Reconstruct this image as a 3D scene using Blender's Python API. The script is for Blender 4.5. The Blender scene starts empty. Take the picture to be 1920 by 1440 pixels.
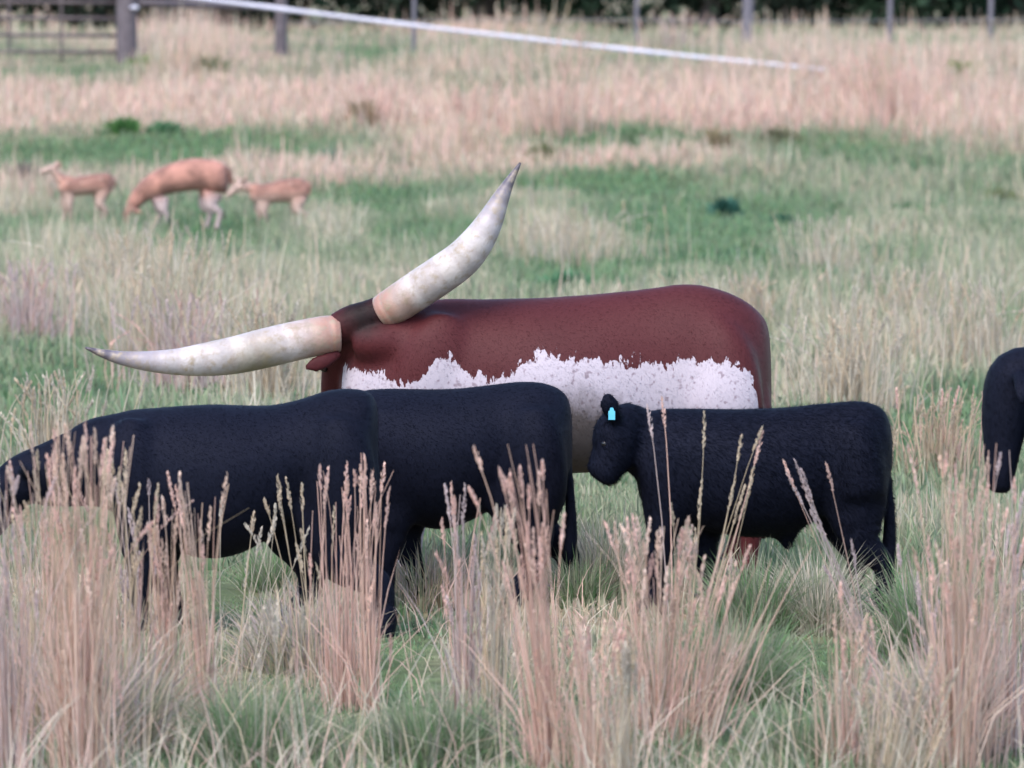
import bpy, bmesh, math, random
import numpy as np
from mathutils import Vector, Matrix

random.seed(7)
rng = np.random.default_rng(11)
R = math.radians
scene = bpy.context.scene
col = scene.collection

# ------------------------------------------------------------------ camera
F = 10973.0            # focal length in pixels of the 1920 px wide photograph
H = 2.95               # camera height above the near meadow
TILT = math.atan(821.0 / F)
cam_data = bpy.data.cameras.new('camera')
cam_data.sensor_width = 36.0
cam_data.lens = 36.0 * F / 1920.0
cam_data.clip_start = 0.5
cam_data.clip_end = 3000.0
cam_data.dof.use_dof = True
cam_data.dof.focus_distance = 26.8
cam_data.dof.aperture_fstop = 4.2
cam = bpy.data.objects.new('camera', cam_data)
cam.location = (0, 0, H)
cam.rotation_euler = (R(90) - TILT, 0, 0)
col.objects.link(cam)
scene.camera = cam
scene.cycles.max_bounces = 5
scene.cycles.diffuse_bounces = 3
scene.cycles.glossy_bounces = 2
scene.cycles.transmission_bounces = 3

# ------------------------------------------------------------------ light
SUN_ELEV, SUN_ROT = R(52), R(205)
world = bpy.data.worlds.new('World')
scene.world = world
world.use_nodes = True
wn = world.node_tree.nodes
wl = world.node_tree.links
wn.clear()
sky = wn.new('ShaderNodeTexSky')
sky.sky_type = 'NISHITA'
sky.sun_disc = False
sky.sun_elevation = SUN_ELEV
sky.sun_rotation = SUN_ROT
sky.air_density = 1.0
sky.dust_density = 1.0
sky.ozone_density = 1.6
bg = wn.new('ShaderNodeBackground')
bg.inputs['Strength'].default_value = 0.15
wo = wn.new('ShaderNodeOutputWorld')
wl.new(sky.outputs[0], bg.inputs[0])
wl.new(bg.outputs[0], wo.inputs[0])

sun_data = bpy.data.lights.new('sun', 'SUN')
sun_data.energy = 1.35
sun_data.angle = R(35)
sun_data.color = (1.0, 0.87, 0.80)
sun = bpy.data.objects.new('sun', sun_data)
# direction towards the sun: sky rotation is measured from +Y clockwise
sd = Vector((math.sin(SUN_ROT) * math.cos(SUN_ELEV), math.cos(SUN_ROT) * math.cos(SUN_ELEV), math.sin(SUN_ELEV)))
sun.rotation_euler = (-sd).to_track_quat('-Z', 'Y').to_euler()
sun.location = (0, 0, 30)
col.objects.link(sun)

vs = scene.view_settings
vs.view_transform = 'Standard'
vs.look = 'None'
vs.exposure = 1.64
vs.gamma = 1.0
vs.use_curve_mapping = False

# ------------------------------------------------------------------ geometry of the place
def gz(y):
    """height of the meadow: flat, then a gentle bank up to the fence line"""
    y = np.asarray(y, dtype=float)
    t = np.clip((y - 66.0) / 19.0, 0, 1)
    return 1.27 * t * t * (3 - 2 * t) + np.clip(y - 85, 0, 60) * 0.007

CT, ST = math.cos(TILT), math.sin(TILT)
def pt(px, py, d):
    """point of the place at distance d that lies on a line of sight"""
    u, v = (px - 960) / F, (py - 720) / F
    k = d / (CT - v * ST)
    return Vector((u * k, d, H + k * (-ST - v * CT)))
def gx(px, d):
    return (px - 960) / F * d
def dist_of(py):
    """distance of flat ground seen at photo row py"""
    v = (py - 720) / F
    return H * (CT - v * ST) / (ST + v * CT)
def row_of(x, y, z):
    """photo column and row of points (arrays)"""
    dz = z - H
    f = y * CT - dz * ST
    up = y * ST + dz * CT
    return 960 + F * x / f, 720 - F * up / f

# ------------------------------------------------------------------ materials
def new_mat(name):
    m = bpy.data.materials.new(name)
    m.use_nodes = True
    return m, m.node_tree.nodes, m.node_tree.links, m.node_tree.nodes['Principled BSDF']

def mix_rgb(n, l, fac, a, b, mode='MIX'):
    x = n.new('ShaderNodeMix'); x.data_type = 'RGBA'; x.blend_type = mode
    for sock, val in ((x.inputs[0], fac), (x.inputs[6], a), (x.inputs[7], b)):
        if hasattr(val, 'is_output'): l.new(val, sock)
        elif isinstance(val, (int, float)): sock.default_value = val
        else: sock.default_value = (*val, 1)
    return x.outputs[2]

def noise(n, l, scale, detail=4, vec=None, rough=0.55, dist=0.0):
    t = n.new('ShaderNodeTexNoise')
    t.inputs['Scale'].default_value = scale
    t.inputs['Detail'].default_value = detail
    t.inputs['Roughness'].default_value = rough
    t.inputs['Distortion'].default_value = dist
    if vec is not None: l.new(vec, t.inputs['Vector'])
    return t.outputs['Fac']

def ramp(n, l, fac, a, b, ca=(0, 0, 0), cb=(1, 1, 1)):
    r = n.new('ShaderNodeValToRGB')
    r.color_ramp.elements[0].position = a; r.color_ramp.elements[1].position = b
    r.color_ramp.elements[0].color = (*ca, 1); r.color_ramp.elements[1].color = (*cb, 1)
    l.new(fac, r.inputs[0])
    return r.outputs[0]

def math_node(n, l, op, a, b=0.0):
    x = n.new('ShaderNodeMath'); x.operation = op
    for s, v in ((x.inputs[0], a), (x.inputs[1], b)):
        if hasattr(v, 'is_output'): l.new(v, s)
        else: s.default_value = v
    return x.outputs[0]

def add_bump(n, l, p, height, strength, distance):
    b = n.new('ShaderNodeBump'); b.inputs['Strength'].default_value = strength
    b.inputs['Distance'].default_value = distance
    l.new(height, b.inputs['Height']); l.new(b.outputs[0], p.inputs['Normal'])

def simple_mat(name, ca, cb, scale, rough=0.8, bump=0.3, bd=0.01, stretch=None):
    m, n, l, p = new_mat(name)
    tc = n.new('ShaderNodeTexCoord')
    v = tc.outputs['Object']
    if stretch:
        mp = n.new('ShaderNodeMapping'); mp.inputs['Scale'].default_value = stretch
        l.new(v, mp.inputs[0]); v = mp.outputs[0]
    f = noise(n, l, scale, 6, v)
    l.new(ramp(n, l, f, 0.3, 0.7, ca, cb), p.inputs['Base Color'])
    p.inputs['Roughness'].default_value = rough
    if bump: add_bump(n, l, p, f, bump, bd)
    return m

def plant_mat(name):
    """colour comes from the plant itself (per-blade colour attribute)"""
    m, n, l, p = new_mat(name)
    a = n.new('ShaderNodeAttribute'); a.attribute_name = 'Col'
    l.new(a.outputs['Color'], p.inputs['Base Color'])
    p.inputs['Roughness'].default_value = 0.75
    p.inputs['Specular IOR Level'].default_value = 0.25
    tr = n.new('ShaderNodeBsdfTranslucent'); l.new(a.outputs['Color'], tr.inputs['Color'])
    mx = n.new('ShaderNodeMixShader'); mx.inputs[0].default_value = 0.4
    out = n['Material Output']
    l.new(p.outputs[0], mx.inputs[1]); l.new(tr.outputs[0], mx.inputs[2]); l.new(mx.outputs[0], out.inputs[0])
    return m

M_PLANT = plant_mat('plant')

# ------------------------------------------------------------------ small helpers
def mesh_obj(name, me, mat, parent=None, loc=None):
    o = bpy.data.objects.new(name, me)
    if mat is not None and not me.materials: me.materials.append(mat)
    col.objects.link(o)
    if parent is not None: o.parent = parent
    if loc is not None: o.location = loc
    return o

def tag(o, label=None, cat=None, group=None, kind=None):
    if label: o['label'] = label
    if cat: o['category'] = cat
    if group: o['group'] = group
    if kind: o['kind'] = kind
    return o

def empty(name, loc, label, cat, group=None):
    o = bpy.data.objects.new(name, None)
    o.location = loc
    o.empty_display_size = 0.2
    col.objects.link(o)
    return tag(o, label, cat, group)

def quick_mesh(name, V, Fc, colors=None, smooth=False):
    """V (n,3) float, Fc (m,3|4) int; colors (n,3) per vertex"""
    me = bpy.data.meshes.new(name)
    V = np.asarray(V, dtype=np.float32); Fc = np.asarray(Fc, dtype=np.int32)
    k = Fc.shape[1]
    me.vertices.add(len(V)); me.vertices.foreach_set('co', V.ravel())
    me.loops.add(Fc.size); me.loops.foreach_set('vertex_index', Fc.ravel())
    me.polygons.add(len(Fc))
    me.polygons.foreach_set('loop_start', np.arange(0, Fc.size, k, dtype=np.int32))
    if smooth: me.polygons.foreach_set('use_smooth', np.ones(len(Fc), dtype=bool))
    me.update(calc_edges=True)
    if colors is not None:
        a = me.color_attributes.new('Col', 'FLOAT_COLOR', 'POINT')
        c = np.ones((len(V), 4), dtype=np.float32); c[:, :3] = colors
        a.data.foreach_set('color', c.ravel())
    return me

_perm = np.random.default_rng(5).random((256, 256))
def vnoise(x, y, s):
    """smooth value noise 0..1 on arrays, feature size s metres"""
    x = np.asarray(x) / s + 57.3; y = np.asarray(y) / s + 91.7
    xi, yi = np.floor(x).astype(int), np.floor(y).astype(int)
    fx, fy = x - xi, y - yi
    fx = fx * fx * (3 - 2 * fx); fy = fy * fy * (3 - 2 * fy)
    g = lambda i, j: _perm[(xi + i) % 256, (yi + j) % 256]
    return (g(0, 0) * (1 - fx) + g(1, 0) * fx) * (1 - fy) + (g(0, 1) * (1 - fx) + g(1, 1) * fx) * fy

# ------------------------------------------------------------------ what grows where
PINK = np.array([0.66, 0.45, 0.37]); STRAW = np.array([0.54, 0.435, 0.305]); PALE = np.array([0.57, 0.50, 0.395])
SAGE = np.array([0.255, 0.285, 0.18]); GREEN = np.array([0.11, 0.225, 0.082]); BLUEG = np.array([0.085, 0.20, 0.105])
DARKG = np.array([0.03, 0.07, 0.035]); ORANGE = np.array([0.62, 0.44, 0.35]); MAUVE = np.array([0.55, 0.44, 0.41])

# patches seen in the meadow: column, row of the roots, half sizes, dryness -1 (lush) .. 1 (dry), rankness (height factor)
PATCH = [
    (100, 128, 200, 14, .1, .2), (420, 118, 180, 14, .3, .3), (330, 432, 300, 24, -.2, 1.0),
    (160, 205, 420, 40, .9, .6), (560, 205, 300, 45, .8, .6), (1080, 225, 420, 32, 1.0, .7), (1600, 205, 420, 60, 1.0, .9),
    (690, 110, 80, 18, -.8, .4), (90, 140, 130, 14, -.8, .4), (350, 110, 90, 40, .7, 1.2),
    (260, 285, 330, 34, -1.1, .4), (100, 350, 90, 12, .9, .5), (640, 330, 90, 10, .8, .6), (860, 290, 70, 25, .6, 1.2),
    (1150, 262, 170, 16, -.9, .6), (1180, 298, 210, 14, .8, .6), (1120, 350, 190, 30, -1.2, .4), (1560, 290, 130, 26, -.7, .6),
    (690, 385, 130, 30, -1.1, .4), (390, 440, 70, 28, -1.1, .35), (120, 420, 100, 22, -.7, .5), (800, 380, 80, 22, -.6, .6),
    (1060, 460, 110, 40, .8, 1.1), (620, 450, 80, 40, .5, 1.0), (1330, 430, 220, 34, -.9, .5), (1180, 500, 220, 25, -.7, .7),
    (1390, 490, 130, 28, -1.1, .45), (1060, 540, 110, 26, -.9, .6), (150, 520, 140, 60, .4, 1.1), (430, 600, 200, 70, .4, 1.2),
    (80, 740, 150, 60, -.8, .5), (420, 745, 170, 32, -1.2, .35), (1620, 660, 90, 50, .6, 1.2), (1780, 790, 110, 45, -1., .6),
    (1560, 650, 90, 60, .3, 1.0), (1840, 560, 140, 60, .2, 1.1), (1130, 960, 70, 50, -.3, .4),
    (440, 1130, 75, 55, -1.0, .5), (770, 1200, 100, 60, -1.0, .55), (730, 1290, 90, 45, -1.0, .6), (1480, 1270, 120, 60, -.9, .6),
    (1460, 1420, 90, 40, -1.2, .5), (960, 1390, 60, 70, -1.2, .45), (90, 1230, 70, 60, -.9, .5), (1900, 1420, 80, 60, -1., .5),
    (1480, 1110, 90, 50, -.9, .5), (560, 1330, 90, 60, -.4, .6), (1850, 1240, 90, 70, -.2, .6), (360, 1430, 120, 40, -.7, .5),
]
def dryness(x, y):
    z = gz(y)
    px, py = row_of(x, y, z)
    wob = (vnoise(x, y * .5, .9) - .5) * 60
    wob2 = (vnoise(x + 31, y * .5, .8) - .5) * 24
    f = .0 - .42 * (y < 24.5) - .28 * ((y > 27) & (y < 66)) + (vnoise(x, y, 2.6) - .5) * 1.3 + (vnoise(x + 9, y, .7) - .5) * .9
    hgt = .75 + (vnoise(x + 4, y + 7, 1.3) - .5) * .7
    f = f + .36 * np.clip((265 - py) / 40, 0, 1) - .25 * np.clip((135 - py) / 25, 0, 1)
    for cx, cy, rx, ry, dv, rk in PATCH:
        e = ((px + wob - cx) / (rx * 1.15)) ** 2 + ((py + wob2 - cy) / (ry * 1.15)) ** 2
        w = np.exp(-e * e)
        f = f * (1 - w) + (dv + (f - .12) * .25) * w
        hgt = hgt * (1 - w) + rk * w
    return np.clip(f, -1.2, 1.2), np.clip(hgt, .2, 1.5)

# ------------------------------------------------------------------ the ground
def build_ground():
    ys = np.concatenate([np.linspace(-60, 16, 12), np.linspace(17, 34, 90), np.linspace(34.6, 70, 110), np.linspace(70.6, 120, 110),
                         np.geomspace(125, 2500, 20)])
    def row_x(y):
        w = max(6.0, y * .0875 + 4)
        return np.concatenate([-w * np.geomspace(120, 1.1, 8), np.linspace(-w, w, 90), w * np.geomspace(1.1, 120, 8)])
    X = np.array([row_x(y) for y in ys]); Y = np.repeat(ys[:, None], X.shape[1], 1)
    Z = gz(Y) + (vnoise(X, Y, .6) - .5) * .05 * (np.abs(X) < 30)
    d, h = dryness(X, np.clip(Y, 5, None))
    t = np.clip(d * .5 + .5, 0, 1)[..., None]
    c = (GREEN * .5 + SAGE * .25) * .7 * (1 - t) + np.array([.33, .265, .20]) * t
    c = c * (.75 + .5 * vnoise(X, Y, .3))[..., None]
    nr, nc = X.shape
    idx = np.arange(nr * nc).reshape(nr, nc)
    fc = np.stack([idx[:-1, :-1], idx[:-1, 1:], idx[1:, 1:], idx[1:, :-1]], -1).reshape(-1, 4)
    me = quick_mesh('ground', np.stack([X, Y, Z], -1).reshape(-1, 3), fc, c.reshape(-1, 3), True)
    m, n, l, p = new_mat('meadow_soil')
    a = n.new('ShaderNodeAttribute'); a.attribute_name = 'Col'
    tc = n.new('ShaderNodeTexCoord')
    f1 = noise(n, l, 9, 8, tc.outputs['Object'])
    cc = mix_rgb(n, l, 1.0, a.outputs['Color'], ramp(n, l, f1, .25, .75, (.55, .5, .5), (1.25, 1.2, 1.1)), 'MULTIPLY')
    l.new(cc, p.inputs['Base Color']); p.inputs['Roughness'].default_value = 1.0
    p.inputs['Specular IOR Level'].default_value = .1
    add_bump(n, l, p, f1, .8, .05)
    o = mesh_obj('ground', me, m)
    tag(o, 'rough meadow of mixed green and dry grass', None, None, 'structure')
build_ground()

# ------------------------------------------------------------------ grass blades
def blades(x, y, z, h, w, lean, az, colr, tipc, face=None):
    """bent ribbon blades: 7 vertices, 3 quads-ish (as 5 triangles)"""
    n = len(x)
    ts = np.array([0, .4, .75, 1.0])
    wd = np.array([.8, 1.0, .7, 0])
    if face is None: face = rng.uniform(-1.0, 1.0, n)
    sx, sy = np.cos(face), np.sin(face)
    dx, dy = np.cos(az), np.sin(az)
    V = np.zeros((n, 7, 3)); C = np.zeros((n, 7, 3))
    k = 0
    for t, ww in zip(ts, wd):
        off = lean * h * t ** 1.8
        cx = x + dx * off; cy = y + dy * off
        cz = z + h * (t - .35 * np.clip(lean, 0, 1.2) ** 2 * t ** 2.2)
        cc = colr * (1 - t ** 2)[..., None] + tipc * (t ** 2)[..., None] if False else colr * (1 - t * t) + tipc * t * t
        if ww > 0:
            for s in (-.5, .5):
                V[:, k, 0] = cx + sx * w * ww * s; V[:, k, 1] = cy + sy * w * ww * s; V[:, k, 2] = cz
                C[:, k] = cc; k += 1
        else:
            V[:, k, 0] = cx; V[:, k, 1] = cy; V[:, k, 2] = cz; C[:, k] = cc; k += 1
    tri = np.array([[0, 1, 3], [0, 3, 2], [2, 3, 5], [2, 5, 4], [4, 5, 6]])
    Fc = (np.arange(n) * 7)[:, None, None] + tri[None]
    return V.reshape(-1, 3), Fc.reshape(-1, 3), C.reshape(-1, 3)

def pick_colors(d, n, y):
    """plant colours for dryness d"""
    t = np.clip(d * .55 + .5 + rng.normal(0, .17, n), 0, 1)
    u = rng.random(n)[:, None]
    green = GREEN * (1 - u) + BLUEG * u
    dk = (rng.random(n) < .12)[:, None]
    green = np.where(dk, DARKG, green)
    v = rng.random(n)[:, None]
    pk = np.where(y > 66, .62, np.where(y > 27, .14, .38))[:, None]
    dry = np.where(v < pk, PINK, np.where(v < pk + (1 - pk) * .5, STRAW, PALE))
    mid = SAGE * np.ones((n, 1))
    tt = t[:, None]
    c = np.where(tt < .5, green * (1 - tt * 2) + mid * tt * 2, mid * (2 - tt * 2) + dry * (tt * 2 - 1))
    return c * rng.uniform(.75, 1.2, n)[:, None]

def grass_zone(name, y0, y1, dens, hs, ws, side, label, tall=0.12, pw=1.0):
    n = int(dens * (y1 - y0) * ((y0 + y1) / 2 * .0875 + side) * 2)
    y = y0 + (y1 - y0) * rng.random(n) ** pw
    x = rng.uniform(-1, 1, n) * (y * .0875 + side)
    # tufted growth
    cl = vnoise(x, y, .22) * .6 + vnoise(x + 3, y, .5) * .4
    keep = rng.random(n) < .25 + 1.1 * np.clip(cl, 0, 1)
    x, y, cl = x[keep], y[keep], cl[keep]; n = len(x)
    d, hg = dryness(x, y)
    h = hs * hg * rng.uniform(.45, 1.15, n) * (.6 + .8 * cl) * (1 + .25 * np.clip(d, -1, 1))
    h = h * np.where((y > 21.8) & (y < 27.5), .42, 1.0) * np.where(y <= 21.8, .9, 1)
    is_tall = rng.random(n) < tall * np.clip(.5 + d, 0, 1.5) * np.where((y > 21.8) & (y < 27.5), .25, 1)
    h = np.where(is_tall, h * rng.uniform(1.4, 2.1, n), h)
    w = ws * rng.uniform(.6, 1.3, n) * np.where(is_tall, .6, 1)
    lean = np.abs(rng.normal(.25, .3, n)) * np.where(is_tall, .4, 1)
    az = rng.uniform(0, 2 * math.pi, n)
    c = pick_colors(np.where(is_tall, d + .5, d), n, y)
    tip = c * .75 + STRAW * .25
    V, Fc, C = blades(x, y, gz(y) - .02, h, w, lean, az, c, tip)
    o = mesh_obj(name, quick_mesh(name, V, Fc, C), M_PLANT)
    tag(o, label, 'grass', None, 'stuff')

grass_zone('foreground_grass', 17.5, 24.6, 1500, .26, .009, 1.6, 'mixed green and straw grass in front of the cattle', .09)
grass_zone('meadow_grass', 24.6, 33, 900, .27, .011, 1.8, 'rough green and pale grass around and behind the cattle', .07)
grass_zone('pasture_grass', 33, 66, 300, .28, .017, 2.0, 'patchy green and straw pasture around the deer', .06)
grass_zone('bank_grass', 66, 92, 190, .32, .024, 2.6, 'pinkish dry grass on the bank below the fence', .12)
grass_zone('rough_grass', 92, 118, 45, .27, .05, 4.0, 'tall rough grass between the fence and the trees', .15)

# ------------------------------------------------------------------ lofted shapes for animals
def loft(rings, V, Fc):
    """append a closed loft through rings (each list of Vectors, same count)"""
    base = len(V); k = len(rings[0])
    for r in rings: V.extend([tuple(p) for p in r])
    for i in range(len(rings) - 1):
        for j in range(k):
            a = base + i * k + j; b = base + i * k + (j + 1) % k
            Fc.append((a, b, b + k)); Fc.append((a, b + k, a + k))
    for i, flip in ((0, True), (len(rings) - 1, False)):
        c = sum((Vector(p) for p in rings[i]), Vector()) / k
        V.append(tuple(c)); ci = len(V) - 1
        for j in range(k):
            a = base + i * k + j; b = base + i * k + (j + 1) % k
            Fc.append((ci, b, a) if flip else (ci, a, b))

def crom(P, m):
    """Catmull-Rom resample of control rows P (n,k), m steps per span"""
    P = np.asarray(P, float); Q = np.vstack([2 * P[0] - P[1], P, 2 * P[-1] - P[-2]])
    out = []
    for i in range(1, len(Q) - 2):
        for t in np.arange(m) / m:
            a, b, c, d = Q[i - 1], Q[i], Q[i + 1], Q[i + 2]
            out.append(.5 * (2 * b + (c - a) * t + (2 * a - 5 * b + 4 * c - d) * t * t + (3 * b - a - 3 * c + d) * t ** 3))
    out.append(P[-1])
    return np.array(out)

def tube(V, Fc, pts, side=(0, 1, 0), k=16, m=4):
    """pts rows: x,y,z,ra(side),rb"""
    P = crom(pts, m); rings = []
    side = Vector(side)
    for i, r in enumerate(P):
        a = P[max(i - 1, 0)]; b = P[min(i + 1, len(P) - 1)]
        t = Vector(b[:3] - a[:3]).normalized()
        s = (side - t * side.dot(t)).normalized(); u = s.cross(t)
        ra, rb = max(r[3], .003), max(r[4], .003)
        rings.append([Vector(r[:3]) + s * (math.cos(q) * ra) + u * (math.sin(q) * rb)
                      for q in (2 * math.pi * j / k for j in range(k))])
    loft(rings, V, Fc)

def barrel(V, Fc, secs, k=28, m=4, yc=0.0):
    """secs rows: x, ztop, zbot, halfwidth; rings stand upright across the body"""
    P = crom(secs, m); rings = []
    for x, zt, zb, w in P:
        c, hh = (zt + zb) / 2, max((zt - zb) / 2, .01); w = max(w, .01)
        ring = []
        for j in range(k):
            q = 2 * math.pi * j / k
            cy, sz = math.cos(q), math.sin(q)
            e = 2 / 2.1
            yy = math.copysign(abs(cy) ** e, cy) * w * (1.0 - .16 * max(sz, 0) ** 2)
            zz = math.copysign(abs(sz) ** e, sz) * hh
            ring.append(Vector((x, yc + yy, c + zz)))
        rings.append(ring)
    loft(rings, V, Fc)

def remeshed(V, Fc, voxel, smooth_it):
    me = bpy.data.meshes.new('lofts')
    me.from_pydata(V, [], Fc); me.update()
    bm = bmesh.new(); bm.from_mesh(me); bmesh.ops.recalc_face_normals(bm, faces=bm.faces); bm.to_mesh(me); bm.free()
    tmp = bpy.data.objects.new('tmp', me); col.objects.link(tmp)
    r = tmp.modifiers.new('r', 'REMESH'); r.mode = 'VOXEL'; r.voxel_size = voxel; r.use_smooth_shade = True
    s = tmp.modifiers.new('s', 'SMOOTH'); s.factor = .5; s.iterations = smooth_it
    dg = bpy.context.evaluated_depsgraph_get(); dg.update()
    out = bpy.data.meshes.new_from_object(tmp.evaluated_get(dg))
    bpy.data.objects.remove(tmp); bpy.data.meshes.remove(me)
    return out

def coat_hair(me, parent, mat, count, length, width, seed, rough=.35):
    """short coat hairs lying back along the body, in the animal's own colours"""
    g = np.random.default_rng(seed)
    me.calc_loop_triangles()
    nv = len(me.vertices); co = np.empty(nv * 3, np.float32); me.vertices.foreach_get('co', co); co = co.reshape(-1, 3)
    no = np.empty(nv * 3, np.float32); me.vertex_normals.foreach_get('vector', no); no = no.reshape(-1, 3)
    tr = np.empty(len(me.loop_triangles) * 3, np.int32); me.loop_triangles.foreach_get('vertices', tr); tr = tr.reshape(-1, 3)
    k = g.integers(0, len(tr), count); w = g.dirichlet((1, 1, 1), count)
    P = (co[tr[k]] * w[..., None]).sum(1); N = (no[tr[k]] * w[..., None]).sum(1); N /= np.linalg.norm(N, axis=1)[:, None] + 1e-9
    D = np.array([.75, 0, -.65]) + g.normal(0, .28, (count, 3)); D -= N * (D * N).sum(1)[:, None]; D /= np.linalg.norm(D, axis=1)[:, None] + 1e-9
    S = np.cross(N, D); L = length * g.uniform(.5, 1.3, count)[:, None]; W = width * g.uniform(.6, 1.3, count)[:, None]
    lift = g.uniform(.08, .08 + rough, count)[:, None]
    V = np.stack([P + S * W * .5 - N * .002, P - S * W * .5 - N * .002, P + D * L + N * L * lift], 1).reshape(-1, 3)
    hm = quick_mesh('coat_hair', V, np.arange(count * 3).reshape(-1, 3), None, True)
    Q = N + D * .25 + g.normal(0, .5 * rough, (count, 3)); Q /= np.linalg.norm(Q, axis=1)[:, None]   # each hair catches the light a little differently
    hm.normals_split_custom_set_from_vertices(np.repeat(Q, 3, 0).tolist())
    o = mesh_obj('coat_hair', hm, mat, parent)
    o['kind'] = 'stuff'

def skin_body(name, V, Fc, voxel, smooth_it, mat, parent, mass=None, mass_it=60, hair=None):
    """one continuous surface: soft fleshy masses first, then the slim pieces merged into them"""
    V, Fc = list(V), list(Fc)
    if mass:
        soft = remeshed(mass[0], mass[1], .017, mass_it)
        soft.calc_loop_triangles()
        k = len(V)
        V += [tuple(v.co) for v in soft.vertices]
        Fc += [tuple(k + i for i in t.vertices) for t in soft.loop_triangles]
        bpy.data.meshes.remove(soft)
    out = remeshed(V, Fc, voxel, smooth_it)
    out.name = name
    out.materials.clear(); out.materials.append(mat)
    out.polygons.foreach_set('use_smooth', np.ones(len(out.polygons), dtype=bool))
    o = mesh_obj(name, out, mat, parent)
    if hair: coat_hair(out, parent, mat, hair[0], hair[1], hair[2], hair[0] + len(out.vertices), *hair[3:])
    return o

def tube_obj(name, pts, mat, parent, side=(0, 1, 0), k=16, m=4, smooth=True, attr=None):
    V, Fc = [], []
    tube(V, Fc, pts, side, k, m)
    me = quick_mesh(name, V, Fc, None, smooth)
    if attr:   # running length 0..1 along the piece
        nr = (len(V) - 2) // k
        t = np.concatenate([np.repeat(np.linspace(0, 1, nr), k), [0, 1]]).astype(np.float32)
        a = me.attributes.new(attr, 'FLOAT', 'POINT'); a.data.foreach_set('value', t)
    return mesh_obj(name, me, mat, parent)

# ------------------------------------------------------------------ animal coats
def coat_nodes(m, n, l, p, scale=1.0):
    tc = n.new('ShaderNodeTexCoord')
    mp = n.new('ShaderNodeMapping'); mp.inputs['Scale'].default_value = (60 * scale, 60 * scale, 22 * scale)
    l.new(tc.outputs['Object'], mp.inputs[0])
    hair = noise(n, l, 3.0, 5, mp.outputs[0], .7)
    add_bump(n, l, p, hair, .16, .005)
    return tc.outputs['Object'], hair

def black_coat(name, ca=(.0019, .0021, .0042), cb=(.0068, .0077, .0155)):
    m, n, l, p = new_mat(name)
    v, hair = coat_nodes(m, n, l, p)
    ms = n.new('ShaderNodeMapping'); ms.inputs['Scale'].default_value = (9, 9, 26); ms.inputs['Rotation'].default_value = (0, .7, 0); l.new(v, ms.inputs[0])
    big = math_node(n, l, 'ADD', math_node(n, l, 'MULTIPLY', noise(n, l, 3.5, 4, v), .55), math_node(n, l, 'MULTIPLY', noise(n, l, 1.0, 4, ms.outputs[0]), .45))
    l.new(mix_rgb(n, l, .6, ramp(n, l, big, .3, .7, ca, cb), ramp(n, l, hair, .3, .75, ca, cb)), p.inputs['Base Color'])
    p.inputs['Roughness'].default_value = .65
    p.inputs['Specular IOR Level'].default_value = .10
    p.inputs['Specular Tint'].default_value = (.62, .70, 1.0, 1)
    return m
M_BLACK = black_coat('black_coat')
M_HOOF = simple_mat('hoof_horn', (.012, .010, .010), (.03, .026, .024), 20, .5)
M_EYE = simple_mat('eye', (.004, .003, .003), (.008, .006, .005), 5, .35, 0)
M_TAG_BLUE = simple_mat('blue_tag_plastic', (.07, .36, .50), (.10, .43, .56), 12, .45, .1)
M_TAG_LILAC = simple_mat('lilac_tag_plastic', (.20, .15, .25), (.26, .20, .30), 12, .45, .1)

def leg_mass(V, Fc, x, y, zt, k, hind):
    if hind:
        tube(V, Fc, [(x - .03, y * .55, zt + .34, .09 * k, .19 * k), (x - .03, y * .75, zt + .16, .115 * k, .20 * k), (x - .02, y * .9, zt - .02, .10 * k, .16 * k), (x + .0, y, zt * .80, .07 * k, .11 * k), (x + .03, y, zt * .66, .05 * k, .07 * k)])
    else:
        tube(V, Fc, [(x + .05, y * .6, zt + .30, .08 * k, .15 * k), (x + .03, y * .8, zt + .12, .085 * k, .14 * k), (x + .01, y * .95, zt - .02, .075 * k, .10 * k), (x, y, zt * .75, .06 * k, .07 * k)])
def leg_front(V, Fc, x, y, zt, k=1.0, step=0.0):
    tube(V, Fc, [(x + .02, y * .9, zt + .04, .05 * k, .07 * k), (x + .01, y * .98, zt * .85, .055 * k, .07 * k), (x + .0, y, zt * .70, .052 * k, .062 * k),
                 (x - .01 + step * .5, y, zt * .50, .048 * k, .052 * k), (x + .005 + step * .8, y, zt * .30, .034 * k, .037 * k),
                 (x + step, y, .11, .042 * k, .044 * k), (x - .03 + step, y, .0, .05 * k, .06 * k)])
def leg_hind(V, Fc, x, y, zt, k=1.0, step=0.0):
    tube(V, Fc, [(x - .02, y * .9, zt + .04, .06 * k, .10 * k), (x - .01, y * .97, zt * .88, .07 * k, .11 * k), (x + .01, y, zt * .74, .06 * k, .085 * k),
                 (x + .06 + step * .6, y, zt * .54, .043 * k, .056 * k), (x + .05 + step * .85, y, zt * .30, .036 * k, .042 * k),
                 (x + .035 + step, y, .11, .044 * k, .047 * k), (x + .0 + step, y, .0, .05 * k, .06 * k)])
def hoof(parent, x, y, k=1.0):
    tube_obj('hoof', [(x + .0, y, .075, .043 * k, .048 * k), (x - .012, y, .03, .05 * k, .058 * k), (x - .02, y, -.005, .054 * k, .066 * k)], M_HOOF, parent, k=12, m=2)
def eye(parent, loc, r):
    tube_obj('eye', [(loc[0], loc[1] - r, loc[2], r * .3, r * .3), (loc[0], loc[1] - r * .5, loc[2], r * .85, r * .85), (loc[0], loc[1], loc[2], r, r),
                     (loc[0], loc[1] + r * .6, loc[2], r * .8, r * .8)], M_EYE, parent, side=(1, 0, 0), k=10, m=2)

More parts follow.
